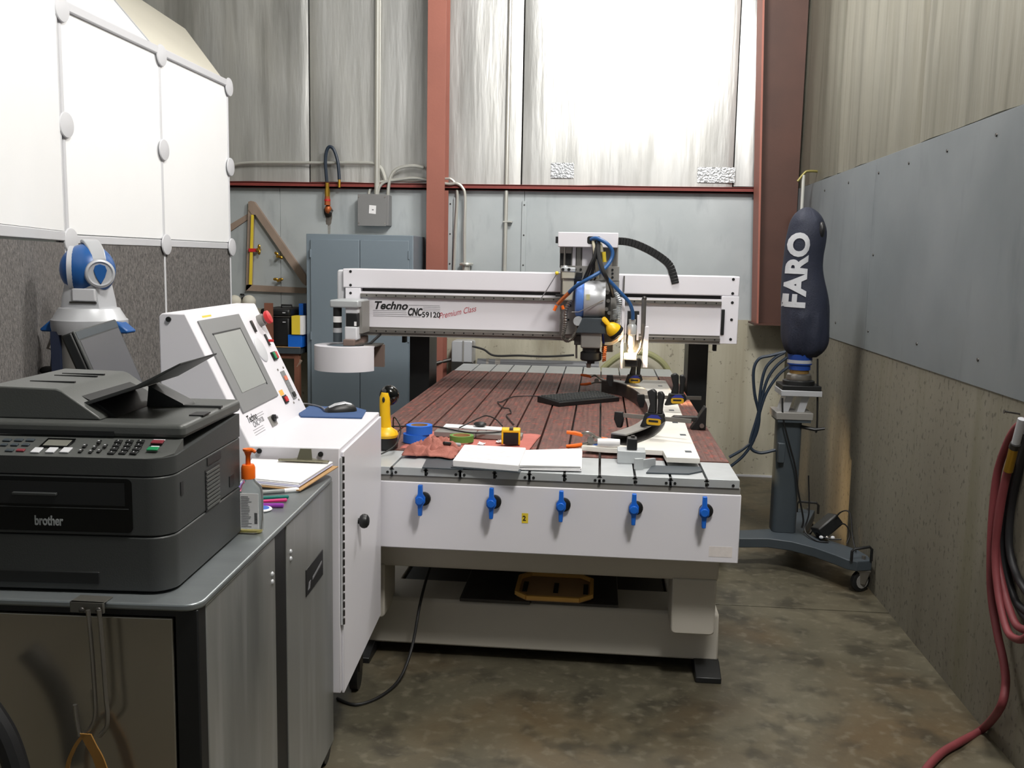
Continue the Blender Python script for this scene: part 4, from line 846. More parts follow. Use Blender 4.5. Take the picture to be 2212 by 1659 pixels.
for i in range(10):
    a = c+uy*(.2+.07*i)+ux*.35; b = a+ux*(.3+.25*r_.random()); prn.add([(a.x, a.y, T+.0236), (b.x, b.y, T+.0236), (b.x+uy.x*.012, b.y+uy.y*.012, T+.0236), (a.x+uy.x*.012, a.y+uy.y*.012, T+.0236)], [(0, 1, 2, 3)])
part(ps, 'print', prn, mat('faint_print', (196, 196, 202)))
# keyboard
kl, kr, kf = atz(1208, 879, ZP), atz(1338, 867, ZP), atz(1296, 846, ZP+.024)
kd = (Vector((kr.x, kr.y, 0))-Vector((kl.x, kl.y, 0))); kw = kd.length; ka = math.degrees(math.atan2(kd.y, kd.x))
kb = thing('keyboard', 'black computer keyboard lying askew on the phenolic bed', 'keyboard', (kl.x, kl.y, ZP), ka)
MK = RZ(ka, (kl.x, kl.y, ZP))
part(kb, 'case', MB(MK).prism([(0, 0), (.20, 0), (.20, .036), (.0, .024)], 'X', 0, kw), M_BLACK, bevel=.003)
for r in range(6):
    row = MB(MK); y0 = .02+.028*r
    for k in range(int((kw-.02)/.0205)):
        x0 = .01+k*.0205; row.hexa([(x0, y0, .022+y0*.06), (x0+.018, y0, .022+y0*.06), (x0+.018, y0+.018, .022+y0*.06), (x0, y0+.018, .022+y0*.06)],
                                    [(x0+.002, y0+.002, .032+y0*.06), (x0+.016, y0+.002, .032+y0*.06), (x0+.016, y0+.018, .032+y0*.06), (x0+.002, y0+.018, .032+y0*.06)])
    part(kb, 'key_row', row, M_CHAR)
part(kb, 'cable', MB().tube(spl([atz(x, y, ZP+.006) for x, y in ((1172, 857), (1140, 855), (1105, 858), (1082, 868), (1075, 868), (1086, 880), (1100, 883), (1104, 892), (1094, 897), (1104, 910), (1110, 917))]), .003, 6), M_WIRE)
# white fixture plates
fx = [[(.19, .37), (.283, .346), (.519, .333), (.525, .2), (.654, .2), (.661, .763), (.47, .775), (.36, .54), (.2, .41)],
      [(.478, .78), (.661, .768), (.672, 1.22), (.68, 1.6), (.51, 1.62), (.525, 1.35), (.515, 1.0)],
      [(.51, 1.625), (.68, 1.605), (.686, 2.1), (.682, 2.675), (.528, 2.735), (.33, 2.45), (.31, 2.30), (.425, 2.12), (.49, 1.8)]]
lb = ('front white fixture plate with stepped front edge on the bed', 'middle white fixture plate under the bar clamps', 'rear white fixture plate under the lit torch')
for poly, l_ in zip(fx, lb):
    t = thing('fixture_plate', l_, 'fixture plate', (poly[0][0], poly[0][1], ZP), group='white fixture plates')
    part(t, 'plate', MB().prism(poly, 'Z', .864, .885), M_ALUW, bevel=.0015)
    xs = [p[0] for p in poly]; ys = [p[1] for p in poly]; yc = (min(ys)+max(ys))/2
    for (x, y) in ((.6, yc-.15), (.6, yc+.15), (.52, yc)): part(t, 'spacer', MB().cyl((x, y, ZP), (x, y, .864), .02, n=10), M_DKSTEEL)
    for (x, y) in ((.63, yc+.22), (.62, yc-.16)): part(t, 'slot_hole', MB().box(x-.013, y-.018, .8845, x+.013, y+.018, .8856), M_DGREY)
solo('steel_block', MB().box(.335, .22, T+.0005, .445, .312, T+.05), M_ALU, 'aluminium block on the front strip under a small black magnet', 'block', bevel=.002)
mg = thing('magnet_block', 'small black magnet block standing on the aluminium block', 'magnet', (.39, .26, T+.051))
part(mg, 'body', MB().box(.372, .245, T+.051, .412, .30, T+.096), M_BLACK, bevel=.003)
part(mg, 'knob', MB().cyl((.395, .275, T+.096), (.395, .275, T+.104), .008, n=10), M_DKSTEEL)
ag = thing('angle_bracket', 'bent aluminium angle piece lying on the front strip', 'bracket', (.44, .15, T))
MA = RZ(18, (.40, .115, T+.0005))
part(ag, 'arm', MB(MA).box(0, 0, 0, .035, .012, .042), M_ALU, bevel=.001)
part(ag, 'arm', MB(MA @ Matrix.Rotation(math.radians(20), 4, 'Z')).box(.03, .0, 0, .105, .012, .034), M_ALU, bevel=.001)
solo('dark_plate', MB().prism([(.44, .05), (.60, .06), (.655, .115), (.655, .185), (.47, .185)], 'Z', T+.0005, T+.006), M_DGREY, 'thin dark plate with clipped corner under the angle bracket', 'plate', bevel=.001)
# curved metal channel
ai = spl([(.27, 2.25, 0), (.39, 2.10, 0), (.47, 1.73, 0), (.497, 1.35, 0), (.485, 1.0, 0), (.42, .68, 0), (.31, .44, 0)], 8)
ao = []
for i, p in enumerate(ai):
    t = (ai[min(i+1, len(ai)-1)]-ai[max(i-1, 0)]).normalized(); ao.append(p+Vector((-t.y, t.x, 0))*.085)
ac_ = thing('curved_channel', 'grey curved metal channel clamped along the fixture plates', 'channel', (.45, 1.3, .885))
rg = lambda z0, z1, f0, f1: MB().loft([[(p+(q-p)*f0).to_tuple()[:2]+(z0,), (p+(q-p)*f1).to_tuple()[:2]+(z0,), (p+(q-p)*f1).to_tuple()[:2]+(z1,), (p+(q-p)*f0).to_tuple()[:2]+(z1,)] for p, q in zip(ai, ao)])
part(ac_, 'web', MB().loft([[(p+(q-p)*f).to_tuple()[:2]+(z,) for f, z in ((0, z0), (.1, z0), (.1, .925), (0, .925))] for p, q in zip(ai, ao) for z0 in [ZP+.0005 if p.y > .84 else .8865]]), M_DKSTEEL)
part(ac_, 'top_flange', rg(.925, .931, .0, .8), M_MGREY)
part(ac_, 'base_flange', rg(.8865, .892, .12, 1), M_DKSTEEL)
# clamps
def barclamp(pj, pe, ph, label, hgt=.115):
    pj, pe, ph = Vector(pj), Vector(pe), Vector(ph); d = (pe-pj).normalized(); zc = pj.z
    t = thing('bar_clamp', label, 'clamp', (ph.x, ph.y, zc-.06), group='bar clamps on the fixture')
    Mc = frame(pj, d, Vector((0, 0, 1)).cross(d)); L_ = (pe-pj).length; h = (ph-pj).dot(d)
    part(t, 'bar', MB(Mc).box(-.005, -.004, -.009, L_, .004, .009), M_STEEL)
    part(t, 'fixed_jaw', MB(Mc).prism([(-.02, .014), (.016, .014), (.02, -.02), (.012, -.055), (-.006, -.055), (-.022, -.02)], 'Y', -.012, .012), M_BLACK, bevel=.003)
    part(t, 'sliding_head', MB(Mc).prism([(h-.038, .022), (h+.04, .022), (h+.05, -.01), (h+.03, -.028), (h-.02, -.036), (h-.045, -.04), (h-.06, -.04), (h-.05, -.015)], 'Y', -.016, .016), M_BLACK, bevel=.004)
    part(t, 'badge', MB(Mc).prism(rrect(h-.03, -.028, h+.034, .0, .01), 'Y', -.0185, -.016), mat('clamp_yellow', (206, 160, 24), .5), label='yellow badge')
    part(t, 'badge', MB(Mc).prism([(h-.03, .001), (h+.036, .001), (h+.02, .016), (h-.01, .016)], 'Y', -.0185, -.016), mat('clamp_blue', (44, 52, 140), .5), label='blue badge')
    part(t, 'badge_mark', MB(Mc).box(h-.02, -.0192, -.016, h+.022, -.0185, -.007), M_INK)
    part(t, 'grip', MB(Mc).prism([(h-.03, .02), (h-.02, .06), (h-.035, hgt), (h-.01, hgt+.012), (h+.006, hgt), (h+.008, .02)], 'Y', -.013, .013), M_BLACK, bevel=.006)
    part(t, 'trigger', MB(Mc).prism([(h+.012, .02), (h+.014, .07), (h+.01, hgt), (h+.03, hgt+.004), (h+.042, hgt-.015), (h+.036, .06), (h+.034, .02)], 'Y', -.011, .011), M_BLACK, bevel=.006)
barclamp((.347, .649, .974), (.648, .543, .974), (.495, .594, .974), 'nearest black bar clamp with yellow badge on the curved channel')
barclamp((.469, 1.345, .96), (.773, 1.364, .96), (.65, 1.336, .96), 'middle bar clamp gripping the right side of the fixture plates')
barclamp((.319, 2.135, .96), (.596, 2.137, .96), (.46, 2.16, .96), 'rear bar clamp under the lit torch')
def springclamp(p0, ang, label, z):
    t = thing('spring_clamp', label, 'clamp', p0, group='orange tipped spring clamps')
    Ms = Matrix.Translation((p0[0], p0[1], z)) @ Matrix.Rotation(math.radians(ang), 4, 'Z')
    for s in (1, -1):
        part(t, 'jaw', MB(Ms).tube(spl([(.055, .0, .022*s), (.085, 0, .03*s if s > 0 else -.012), (.12, 0, .01*s), (.15, 0, .002*s)], 4), .007, 8), M_STEEL)
        part(t, 'grip', MB(Ms).tube([(-.005, 0, .030*s), (.03, 0, .027*s), (.062, 0, .02*s)], [.007, .009, .008], 10), M_ORANGE, label='orange grip')
        part(t, 'tip', MB(Ms).tube([(.14, 0, .008*s), (.165, 0, .005*s)], [.007, .006], 8), M_ORANGE)
    part(t, 'spring', MB(Ms).cyl((.095, -.014, .0), (.095, .014, .0), .014, n=14), M_STEEL)
springclamp(atz(1226, 949, .905), 2, 'front spring clamp with orange grips on the white fixture plate', .905)
springclamp(atz(1256, 820, .91), -6, 'rear spring clamp with orange grips at the far end of the channel', .91)
solo('white_sleeve', MB().tube([(.255, .36, .905), (.30, .36, .905), (.345, .365, .904)], [.014, .0165, .0145], 12), M_PAPER, 'white plastic sleeve lying at the jaws of the front spring clamp', 'sleeve')
solo('tape_strip', MB().prism([(.235, .39), (.33, .385), (.34, .44), (.26, .445)], 'Z', .8852, .886), M_TAPEB, 'strip of blue masking tape on the white fixture plate', 'tape')
tg = thing('toggle_stop', 'black L shaped stop clamp bolted at the right edge of the bed', 'stop', (.74, .95, ZP))
part(tg, 'arm', MB().prism([(.60, .900), (.615, .913), (.75, .913), (.75, .890), (.615, .888)], 'Y', 1.05, 1.085), M_DKSTEEL, bevel=.003)
part(tg, 'post', MB().prism([(.695, ZP), (.765, ZP), (.765, .96), (.758, .965), (.735, .925)], 'Y', 1.03, 1.10), M_BLACK, bevel=.003)
part(tg, 'bolt', MB().cyl((.745, 1.028, .875), (.745, 1.02, .875), .011, n=12), M_STEEL)
# ================================================================== control console
CA = (-.52, -.71); RC = 3.4
MC = RZ(RC, (CA[0], CA[1], 0))       # local x: to the operator side (right), y: depth, z up; left is negative x
co = thing('control_console', 'white sloped control console with grey framed screen', 'control console', (CA[0], CA[1], .0), RC)
DL = .695
part(co, 'body', MB(MC).prism([(-.55, .275), (-.004, .275), (-.004, 1.06), (-.278, 1.06), (-.469, 1.458), (-.54, 1.458), (-.55, 1.448)], 'Y', 0, DL), M_WHITE, bevel=.004)
dr = part(co, 'door', MB(MC).box(-.004, .016, .27, .004, DL-.005, 1.045), M_WHITE, bevel=.002)
part(dr, 'knob', MB(MC).lathe([(0, 0), (.01, 0), (.01, .004), (.018, .007), (.0235, .014), (.0245, .021), (.0215, .030), (.013, .036), (0, .038)], (.004, .245, .765), (1, 0, 0), 20), M_BLACK, label='black round knob')
hg = MB(MC)
for k in range(20): hg.cyl((.004, .008, .5+.027*k), (.004, .008, .519+.027*k), .005, n=8)
part(dr, 'piano_hinge', hg, M_DKSTEEL)
part(dr, 'hinge_leaf', MB(MC).box(-.003, .0, .5, .003, .014, 1.03), M_PLASW)
for (x, z) in ((-.519, 1.44), (-.25, 1.045), (-.062, 1.04)): part(co, 'screw', MB(MC).cyl((x, .001, z), (x, -.005, z), .008, n=10), M_BLACK)
for (x, y) in ((-.5, .08), (-.08, .08), (-.5, .62), (-.08, .62)):
    cs = part(co, 'caster', MB(MC).cyl((x-.015, y, .055), (x+.015, y, .055), .055, n=18), M_BLACK)
    part(cs, 'fork', MB(MC).box(x-.022, y-.03, .08, x+.022, y+.03, .275), M_DKSTEEL)
# sloped face: local frame with x along depth, y up the slope
ev = Vector((-.191, 0, .398)).normalized()
MS = MC @ frame((-.278, 0, 1.06), (0, 1, 0), ev)
bz = part(co, 'screen_bezel', MB(MS).box(.06, .098, 0, .449, .412, .006), M_GREY, bevel=.002)
part(bz, 'screen', MB(MS).box(.124, .157, .006, .383, .3575, .0075), M_SCREEN)
part(bz, 'screen_edge', MB(MS).box(.118, .3575, .006, .389, .363, .008).box(.383, .15, .006, .389, .3575, .008), M_BLACK)
es = part(co, 'emergency_stop', MB(MS).lathe([(0, 0), (.022, 0), (.022, .02), (.015, .02), (.015, .028), (0, .028)], (.64, .372, 0)), M_MGREY)
part(es, 'button', MB(MS).lathe([(0, .028), (.02, .028), (.025, .034), (.024, .044), (0, .048)], (.64, .372, 0)), M_RED, label='red mushroom button')
part(co, 'key_switch', MB(MS).box(.535, .335, 0, .548, .38, .008), M_DKSTEEL, bevel=.002)
part(co, 'dial_plate', MB(MS).lathe([(.0, 0), (.046, 0), (.046, .003), (.040, .006), (0, .006)], (.508, .27, 0), n=32), M_PLASW)
part(co, 'toggle_switch', MB(MS).box(.618, .275, 0, .63, .32, .006), M_DKSTEEL)
part(co, 'toggle_lever', MB(MS).cyl((.624, .293, .006), (.624, .285, .022), .005, n=8), M_RED)
sw = part(co, 'power_switch', MB(MS).box(.592, .218, 0, .64, .25, .006), M_BLACK)
part(sw, 'green_button', MB(MS).box(.595, .221, .006, .615, .247, .012), M_GREEN, bevel=.002)
part(sw, 'red_button', MB(MS).box(.618, .221, .006, .637, .247, .012), M_RED, bevel=.002)
ms = part(co, 'meter_strip', MB(MS).box(.598, .06, 0, .642, .172, .004), M_GREY, bevel=.001)
part(ms, 'red_lamp', MB(MS).box(.602, .135, .004, .636, .152, .006), mat('orange_lens', (214, 120, 90), .4))
part(ms, 'black_key', MB(MS).box(.606, .068, .004, .638, .086, .007), M_BLACK)
for k in range(3): part(ms, 'print', MB(MS).box(.604, .098+.012*k, .004, .636, .101+.012*k, .0046), M_GREYINK)
for (a, b) in ((.584, .182), (.656, .182), (.584, .05), (.656, .05)): part(co, 'screw', MB(MS).cyl((a, b, 0), (a, b, .003), .004, n=8), M_STEEL)
part(co, 'warning_label', MB(MS).box(.485, .092, 0, .53, .112, .0006), mat('orange_label', (240, 176, 84), .6))
part(co, 'rocker_switch', MB(MS).box(.49, .06, 0, .53, .09, .005), M_BLACK)
part(co, 'rocker', MB(MS).box(.496, .066, .005, .524, .084, .009), M_RED)
part(co, 'yellow_label', MB(MS).box(.12, .420, 0, .2, .426, .0005), M_YPAINT)
lg = part(co, 'logo_lines', MB(MS).box(.08, .026, 0, .185, .0275, .0005).box(.08, .034, 0, .185, .0355, .0005).box(.08, .018, 0, .185, .0195, .0005).box(.17, .066, 0, .24, .0675, .0005).box(.17, .074, 0, .24, .0755, .0005), M_GREYINK)
text(co, 'lettering', 'Techno', .034, M_INK, MS @ Matrix.Translation((.072, .062, .0004)), .0002, .28, .0006, fit=.092)
text(co, 'lettering', 'CNC', .026, M_GREYINK, MS @ Matrix.Translation((.10, .042, .0004)), .0002, .28, .0006, fit=.06)
text(co, 'lettering', '59120', .022, M_GREYINK, MS @ Matrix.Translation((.165, .046, .0004)), .0002, .0, .0004, fit=.05)
part(co, 'cable_port', MB(MS).box(.255, .014, 0, .315, .05, .004), M_MGREY, bevel=.001)
part(co, 'port_gland', MB(MS).cyl((.287, .04, .004), (.287, .036, .014), .012, n=12), M_BLACK)
# mouse and pad
ZD = 1.0605
qp = [atz(x, y, ZD) for x, y in ((650, 902), (782, 905), (791, 889), (770, 883), (668, 880), (643, 893))]
solo('mouse_pad', MB().prism([(p.x, p.y) for p in qp], 'Z', ZD, ZD+.006), M_PADBLUE, 'blue mouse pad on the white console desk', 'mouse pad', bevel=.0015)
mA, mB_ = atz(704, 889, ZD+.006), atz(770, 886, ZD+.006)
mo_ = thing('computer_mouse', 'black and silver computer mouse on the blue pad', 'mouse', ((mA.x+mB_.x)/2, (mA.y+mB_.y)/2, ZD+.006))
md = (mB_-mA); ml = .062; MM = Matrix.Translation(((mA.x+mB_.x)/2, (mA.y+mB_.y)/2-.01, ZD+.0063)) @ Matrix.Rotation(math.atan2(md.y, md.x), 4, 'Z')
def mring(x, w, h, z0): return [(x, w*math.cos(t), z0+h*max(0, math.sin(t))) for t in [math.pi*k/10 for k in range(11)]]+[(x, -w*.6, z0), (x, w*.6, z0)]
part(mo_, 'body', MB(MM).loft([mring(-.058, .012, .010, 0), mring(-.05, .024, .016, 0), mring(-.02, .029, .028, 0), mring(.015, .030, .034, 0), mring(.045, .027, .026, 0), mring(.058, .015, .012, 0)]), M_BLACK, smooth=60)
part(mo_, 'silver_top', MB(MM).loft([mring(-.045, .012, .004, .0145), mring(-.02, .015, .006, .0245), mring(.015, .017, .006, .0300), mring(.04, .013, .005, .0235)]), M_SILVER, smooth=60)
part(mo_, 'cable', MB().tube(spl([MS @ Vector((.287, .034, .02)), atz(600, 893, ZD+.02), atz(630, 888, ZD+.015), atz(648, 875, ZD+.02), atz(660, 872, ZD+.012), atz(690, 878, ZD+.010), Vector((mA.x, mA.y-.01, ZD+.014))]), .003, 6), M_GREYINK)
# ================================================================== steel cart
HC = .98; RCT = 2.8
MT2 = RZ(RCT, (-.483, -1.83, 0))
CWd, CLn = .87, 1.105
ct2 = thing('steel_cart', 'stainless steel cart with black frame in the foreground', 'cart', (-.483, -1.83, 0), RCT)
tp_ = rrect(-CWd, 0, 0, CLn, .035)
part(ct2, 'tabletop', MB(MT2).prism(tp_, 'Z', HC-.014, HC), M_BRUSHT, bevel=.004, seg=3)
for (x, y) in ((-.052, .012), (-CWd+.012, .012), (-.052, CLn-.055), (-CWd+.012, CLn-.055)):
    part(ct2, 'post', MB(MT2).box(x, y, .12, x+.045, y+.045, HC-.014), M_BLACK, bevel=.003)
part(ct2, 'frame_rail', MB(MT2).box(-CWd+.057, .016, HC-.03, -.052, .05, HC-.014), M_BLACK)
part(ct2, 'frame_rail', MB(MT2).box(-.047, .057, HC-.03, -.012, CLn-.055, HC-.014), M_BLACK)
part(ct2, 'frame_rail', MB(MT2).box(-CWd+.02, .02, .12, -.012, CLn-.02, .16), M_BLACK)
part(ct2, 'front_sheet', MB(MT2).box(-CWd+.06, .010, .16, -.056, .018, HC-.032), M_POLISH, bevel=.002)
part(ct2, 'back_sheet', MB(MT2).box(-CWd+.06, CLn-.03, .16, -.056, CLn-.022, HC-.032), M_BRUSH)
part(ct2, 'left_sheet', MB(MT2).box(-CWd+.012, .06, .16, -CWd+.02, CLn-.06, HC-.032), M_BRUSH)
part(ct2, 'side_door', MB(MT2).box(-.016, .05, .155, -.005, .505, HC-.018), M_BRUSH, bevel=.002)
part(ct2, 'centre_post', MB(MT2).box(-.05, .505, .12, -.008, .605, HC-.014), M_BLACK, bevel=.002)
sd_ = part(ct2, 'side_door', MB(MT2).box(-.016, .605, .13, -.005, CLn-.003, HC-.018), M_BRUSH, bevel=.002)
for (y, z) in ((.478, .879), (.478, .860), (.638, .885), (.638, .866)): part(ct2, 'rivet', MB(MT2).sph((-.005, y, z), (.005, .007, .007), 12, 8), M_SILVER)
lp_ = part(sd_, 'logo_plate', MB(MT2).box(-.0052, .782, .712, -.003, .972, .788), M_BLACK, bevel=.001)
part(lp_, 'logo_mark', MB(MT2).prism([(.80, .725), (.82, .725), (.83, .745), (.81, .745)], 'X', -.0034, -.0024).prism([(.85, .738), (.955, .752), (.955, .760), (.85, .746)], 'X', -.0034, -.0024), M_GREYINK)
for (x, y) in ((-.06, .06), (-CWd+.06, .06), (-.06, CLn-.06), (-CWd+.06, CLn-.06)):
    c_ = part(ct2, 'caster', MB(MT2).cyl((x-.016, y, .05), (x+.016, y, .05), .05, n=18), M_BLACK)
    part(c_, 'fork', MB(MT2).box(x-.024, y-.02, .06, x+.024, y+.02, .12), M_STEEL)
# hook hung over the cart front
hk = thing('over_edge_hook', 'metal hook clipped over the front edge of the cart top', 'hook', aty(190, 1600, -1.86))
a, b = aty(150, 1300, -1.853), aty(222, 1300, -1.853)
part(hk, 'clip', MB().box(a.x, -1.853, HC-.018, b.x, -1.846, HC+.003).box(a.x, -1.853, HC+.0008, b.x, -1.815, HC+.003), mat('dull_clip', (104, 102, 96), .4, .4), bevel=.002)
for pts in (((190, 1318), (198, 1400), (205, 1500), (206, 1540), (200, 1565), (186, 1585), (178, 1588)), ((214, 1318), (221, 1400), (228, 1500), (232, 1540), (230, 1570), (215, 1590)), ((162, 1522), (165, 1550), (172, 1590))):
    part(hk, 'rod', MB().tube(spl([aty(x, y, -1.866) for x, y in pts], 5), .0042, 8), M_STEEL)
for x in (176, 212): part(hk, 'wing_screw', MB().sph(aty(x, 1318, -1.862), (.006, .004, .006), 8, 6), M_DKSTEEL)
stp = thing('leather_strap', 'tan leather strap looped over the metal hook', 'strap', aty(190, 1680, -1.87))
def ribbon(pts, w, m, nm, par, th=.003):
    P = spl(pts, 5); mb = MB(); rings = []
    for p in P: rings.append([(p.x-w, p.y, p.z), (p.x+w, p.y, p.z), (p.x+w, p.y+th, p.z), (p.x-w, p.y+th, p.z)])
    part(par, nm, mb.loft(rings), m)
ribbon([aty(x, y, -1.874) for x, y in ((184, 1586), (196, 1610), (212, 1640), (228, 1690), (240, 1740))], .011, M_LEATHER, 'strap_side', stp)
ribbon([aty(x, y, -1.874) for x, y in ((182, 1588), (170, 1600), (156, 1625), (145, 1660), (140, 1740))], .004, M_LEATHER, 'strap_side', stp)
solo('black_hose', MB().tube(spl([aty(x, y, -1.93) for x, y in ((-60, 1490), (-20, 1540), (15, 1600), (40, 1680), (50, 1760))], 5), .022, 10), M_HOSEK, 'black rubber hose at the lower left in front of the cart', 'hose')
# ================================================================== printer
RP = 3.5; ZPR = HC+.006
MP = RZ(RP, (-.555, -1.788, ZPR)); PWd = .41
pr_ = thing('office_printer', 'charcoal multifunction printer lettered brother on the steel cart', 'printer', (-.555, -1.788, HC), RP)
part(pr_, 'paper_tray', MB(MP).prism(rrect(-PWd, 0, 0, .425, .045, which=(1, 0, 0, 1)), 'Z', 0, .108), M_CHAR, bevel=.003)
for (x, y) in ((-.05, .05), (-.36, .05), (-.05, .38), (-.36, .38)): part(pr_, 'foot', MB(MP).cyl((x, y, -.0055), (x, y, .002), .014, n=10), M_BLACK)
part(pr_, 'tray_grip', MB(MP).box(-.36, -.0015, .012, -.14, .01, .038), M_BLACK, bevel=.003)
part(pr_, 'main_body', MB(MP).prism(rrect(-PWd, 0, 0, .425, .045, which=(1, 0, 0, 1)), 'Z', .110, .226), M_CHAR, bevel=.003)
fd = part(pr_, 'front_door', MB(MP).prism(rrect(-PWd-.0, .117, -.072, .222, .01), 'Y', -.0025, .01), M_BLACKG)
part(fd, 'exit_recess', MB(MP).box(-.36, -.0032, .170, -.085, .006, .214), M_BLACK)
part(fd, 'exit_lip', MB(MP).box(-.30, -.010, .188, -.215, -.002, .193), M_CHAR, bevel=.001)
part(fd, 'door_line', MB(MP).box(-.40, -.0034, .163, -.078, -.002, .1645), M_CHAR)
a = aty(79, 1131, -1.8); b_ = aty(138, 1131, -1.8); la = MP.inverted() @ a; lb_ = MP.inverted() @ b_
text(fd, 'lettering', 'brother', .026, mat('silver_ink', (160, 164, 166), .4), MP @ frame((la.x, -.0030, la.z), (1, 0, 0), (0, 0, 1)), .0004, 0, .0007, fit=lb_.x-la.x)
# upper housing with sloping control panel
part(pr_, 'upper_housing', MB(MP).loft([[(x, y, .228) for x, y in rrect(-PWd, 0, 0, .425, .045, which=(1, 0, 0, 1))], [(x, y, .262 if y < .05 else (.262+(min(y, .085)-.05)/.035*.02 if y < .085 else .282)) for x, y in rrect(-PWd, .0, 0, .425, .045, which=(1, 0, 0, 1))]]), M_CHAR, smooth=30)
cpl = part(pr_, 'control_panel', MB(MP).add([(-PWd, .002, .262), (-.045, .002, .262), (-.018, .012, .263), (-.004, .04, .266), (-.004, .088, .286), (-PWd, .088, .286),
        (-PWd, .002, .258), (-.045, .002, .258), (-.018, .012, .258), (-.004, .04, .258), (-.004, .088, .258), (-PWd, .088, .258)],
        [(0, 1, 2, 3, 4, 5), (11, 10, 9, 8, 7, 6)]+[(i, (i+1) % 6, 6+(i+1) % 6, 6+i) for i in range(6)]), M_CHAR2, smooth=20)
Mcp = MP @ frame((0, .002, .2625), (1, 0, 0), (0, .086, .024))
n_ = (Mcp.to_3x3() @ Vector((0, 0, 1))); o_ = Mcp.translation
def onp(x, y):
    d = _ray(x, y); P = CAM+d*((o_-CAM).dot(n_)/d.dot(n_)); return Mcp.inverted() @ P
def btn(x0, y0, x1, y1, m, nm='button', h=.003, lab=None):
    p = onp(x0, y1); q = onp(x1, y0); return part(cpl, nm, MB(Mcp).box(min(p.x, q.x), min(p.y, q.y), 0, max(p.x, q.x), max(p.y, q.y), h), m, bevel=.0008, label=lab)
btn(83, 949, 165, 967, M_BLACKG, 'display_frame', .002)
btn(92, 953, 157, 964, mat('lcd_grey', (118, 118, 110), .4), 'display', .0026)
for x in (65, 97, 128): btn(x, 969, x+30, 979, M_PLASW, 'menu_button')
for r_i, (y, xo) in enumerate(((953, 246), (961, 242), (969, 237), (977, 231))):
    for k in range(3):
        btn(xo+k*24, y, xo+k*24+20, y+5, M_BLACK, 'keypad_button'); btn(xo+8+k*24, y+.3, xo+12+k*24, y+2.2, M_PLASW, 'button_print', .0034)
for (x, y) in ((208, 953), (177, 962), (198, 965), (221, 962), (168, 973), (190, 974), (208, 973)):
    btn(x, y, x+13, y+6, M_BLACK, 'navigation_button'); btn(x+3, y+.8, x+9, y+2.4, M_PLASW, 'button_print', .0034)
btn(325, 953, 356, 959, mat('dark_red_key', (130, 50, 60), .4), 'stop_button'); btn(330, 950, 358, 952, M_PLASW, 'button_print', .001)
btn(316, 968, 345, 974, M_GREEN, 'start_button'); btn(325, 964, 345, 966.4, M_PLASW, 'button_print', .001)
for (x, y, w) in ((5, 950, 22), (30, 950, 22), (55, 950, 22), (0, 960, 18), (22, 960, 20), (46, 960, 20), (10, 972, 22), (34, 972, 22)):
    btn(x, y, x+w, y+4, M_DGREY if (x, y) != (34, 972) else mat('dark_red_key', (130, 50, 60)), 'function_button'); btn(x+4, y-1.6, x+w-4, y-.3, M_GREYINK, 'button_print', .001)
# scanner lid and document feeder
part(pr_, 'scanner_lid', MB(MP).prism(rrect(-PWd, .082, 0, .44, .012), 'Z', .286, .314), M_CHAR2, bevel=.008, seg=3)
part(pr_, 'lid_groove', MB(MP).box(-.37, .0815, .288, -.14, .09, .298), M_BLACK)
part(pr_, 'feeder', MB(MP).prism([(-PWd, .3145), (-.18, .3145), (-.186, .322), (-.258, .372), (-.27, .376), (-PWd, .379)], 'Y', .112, .425), M_CHAR2, bevel=.003)
for y in (.2, .3, .335): part(pr_, 'feeder_slot', MB(MP).box(-.37, y,   .3755, -.275, y+.006, .3795), M_BLACK)
part(pr_, 'feeder_throat', MB(MP).prism([(-.26, .3145), (-.165, .3145), (-.20, .340), (-.26, .368)], 'Y', .15, .38), M_BLACK)
part(pr_, 'document_tray', MB(MP).prism([(-.235, .335), (-.11, .378), (-.022, .428), (-.022, .432), (-.115, .384), (-.24, .341)], 'Y', .13, .345), M_CHAR, bevel=.001)
part(pr_, 'tray_rib', MB(MP).prism([(-.165, .3145), (-.08, .3145), (-.085, .322), (-.16, .36)], 'Y', .30, .36), M_CHAR)
part(pr_, 'lid_ridge', MB(MP).box(-.10, .30, .314, .0, .312, .319), M_CHAR)
# right side vents
vt = part(pr_, 'handle_recess', MB(MP).box(-.004, .205, .205, .0015, .29, .222), M_BLACK)
for k in range(10): part(pr_, 'vent_slat', MB(MP).box(-.002, .195+.0, .112+.0085*k, .0035, .275, .1165+.0085*k), M_CHAR2)
part(pr_, 'vent_back', MB(MP).box(-.004, .192, .108, .0012, .278, .198), M_BLACK)
part(pr_, 'side_latch', MB(MP).box(-.004, .055, .178, .0015, .068, .205), M_BLACK)
part(pr_, 'usb_port', MB(MP).box(-.004, .345, .125, .0015, .375, .15), M_BLACK)
part(pr_, 'side_catch', MB(MP).box(-.03, .19, .314, .0, .235, .3165), M_BLACK)
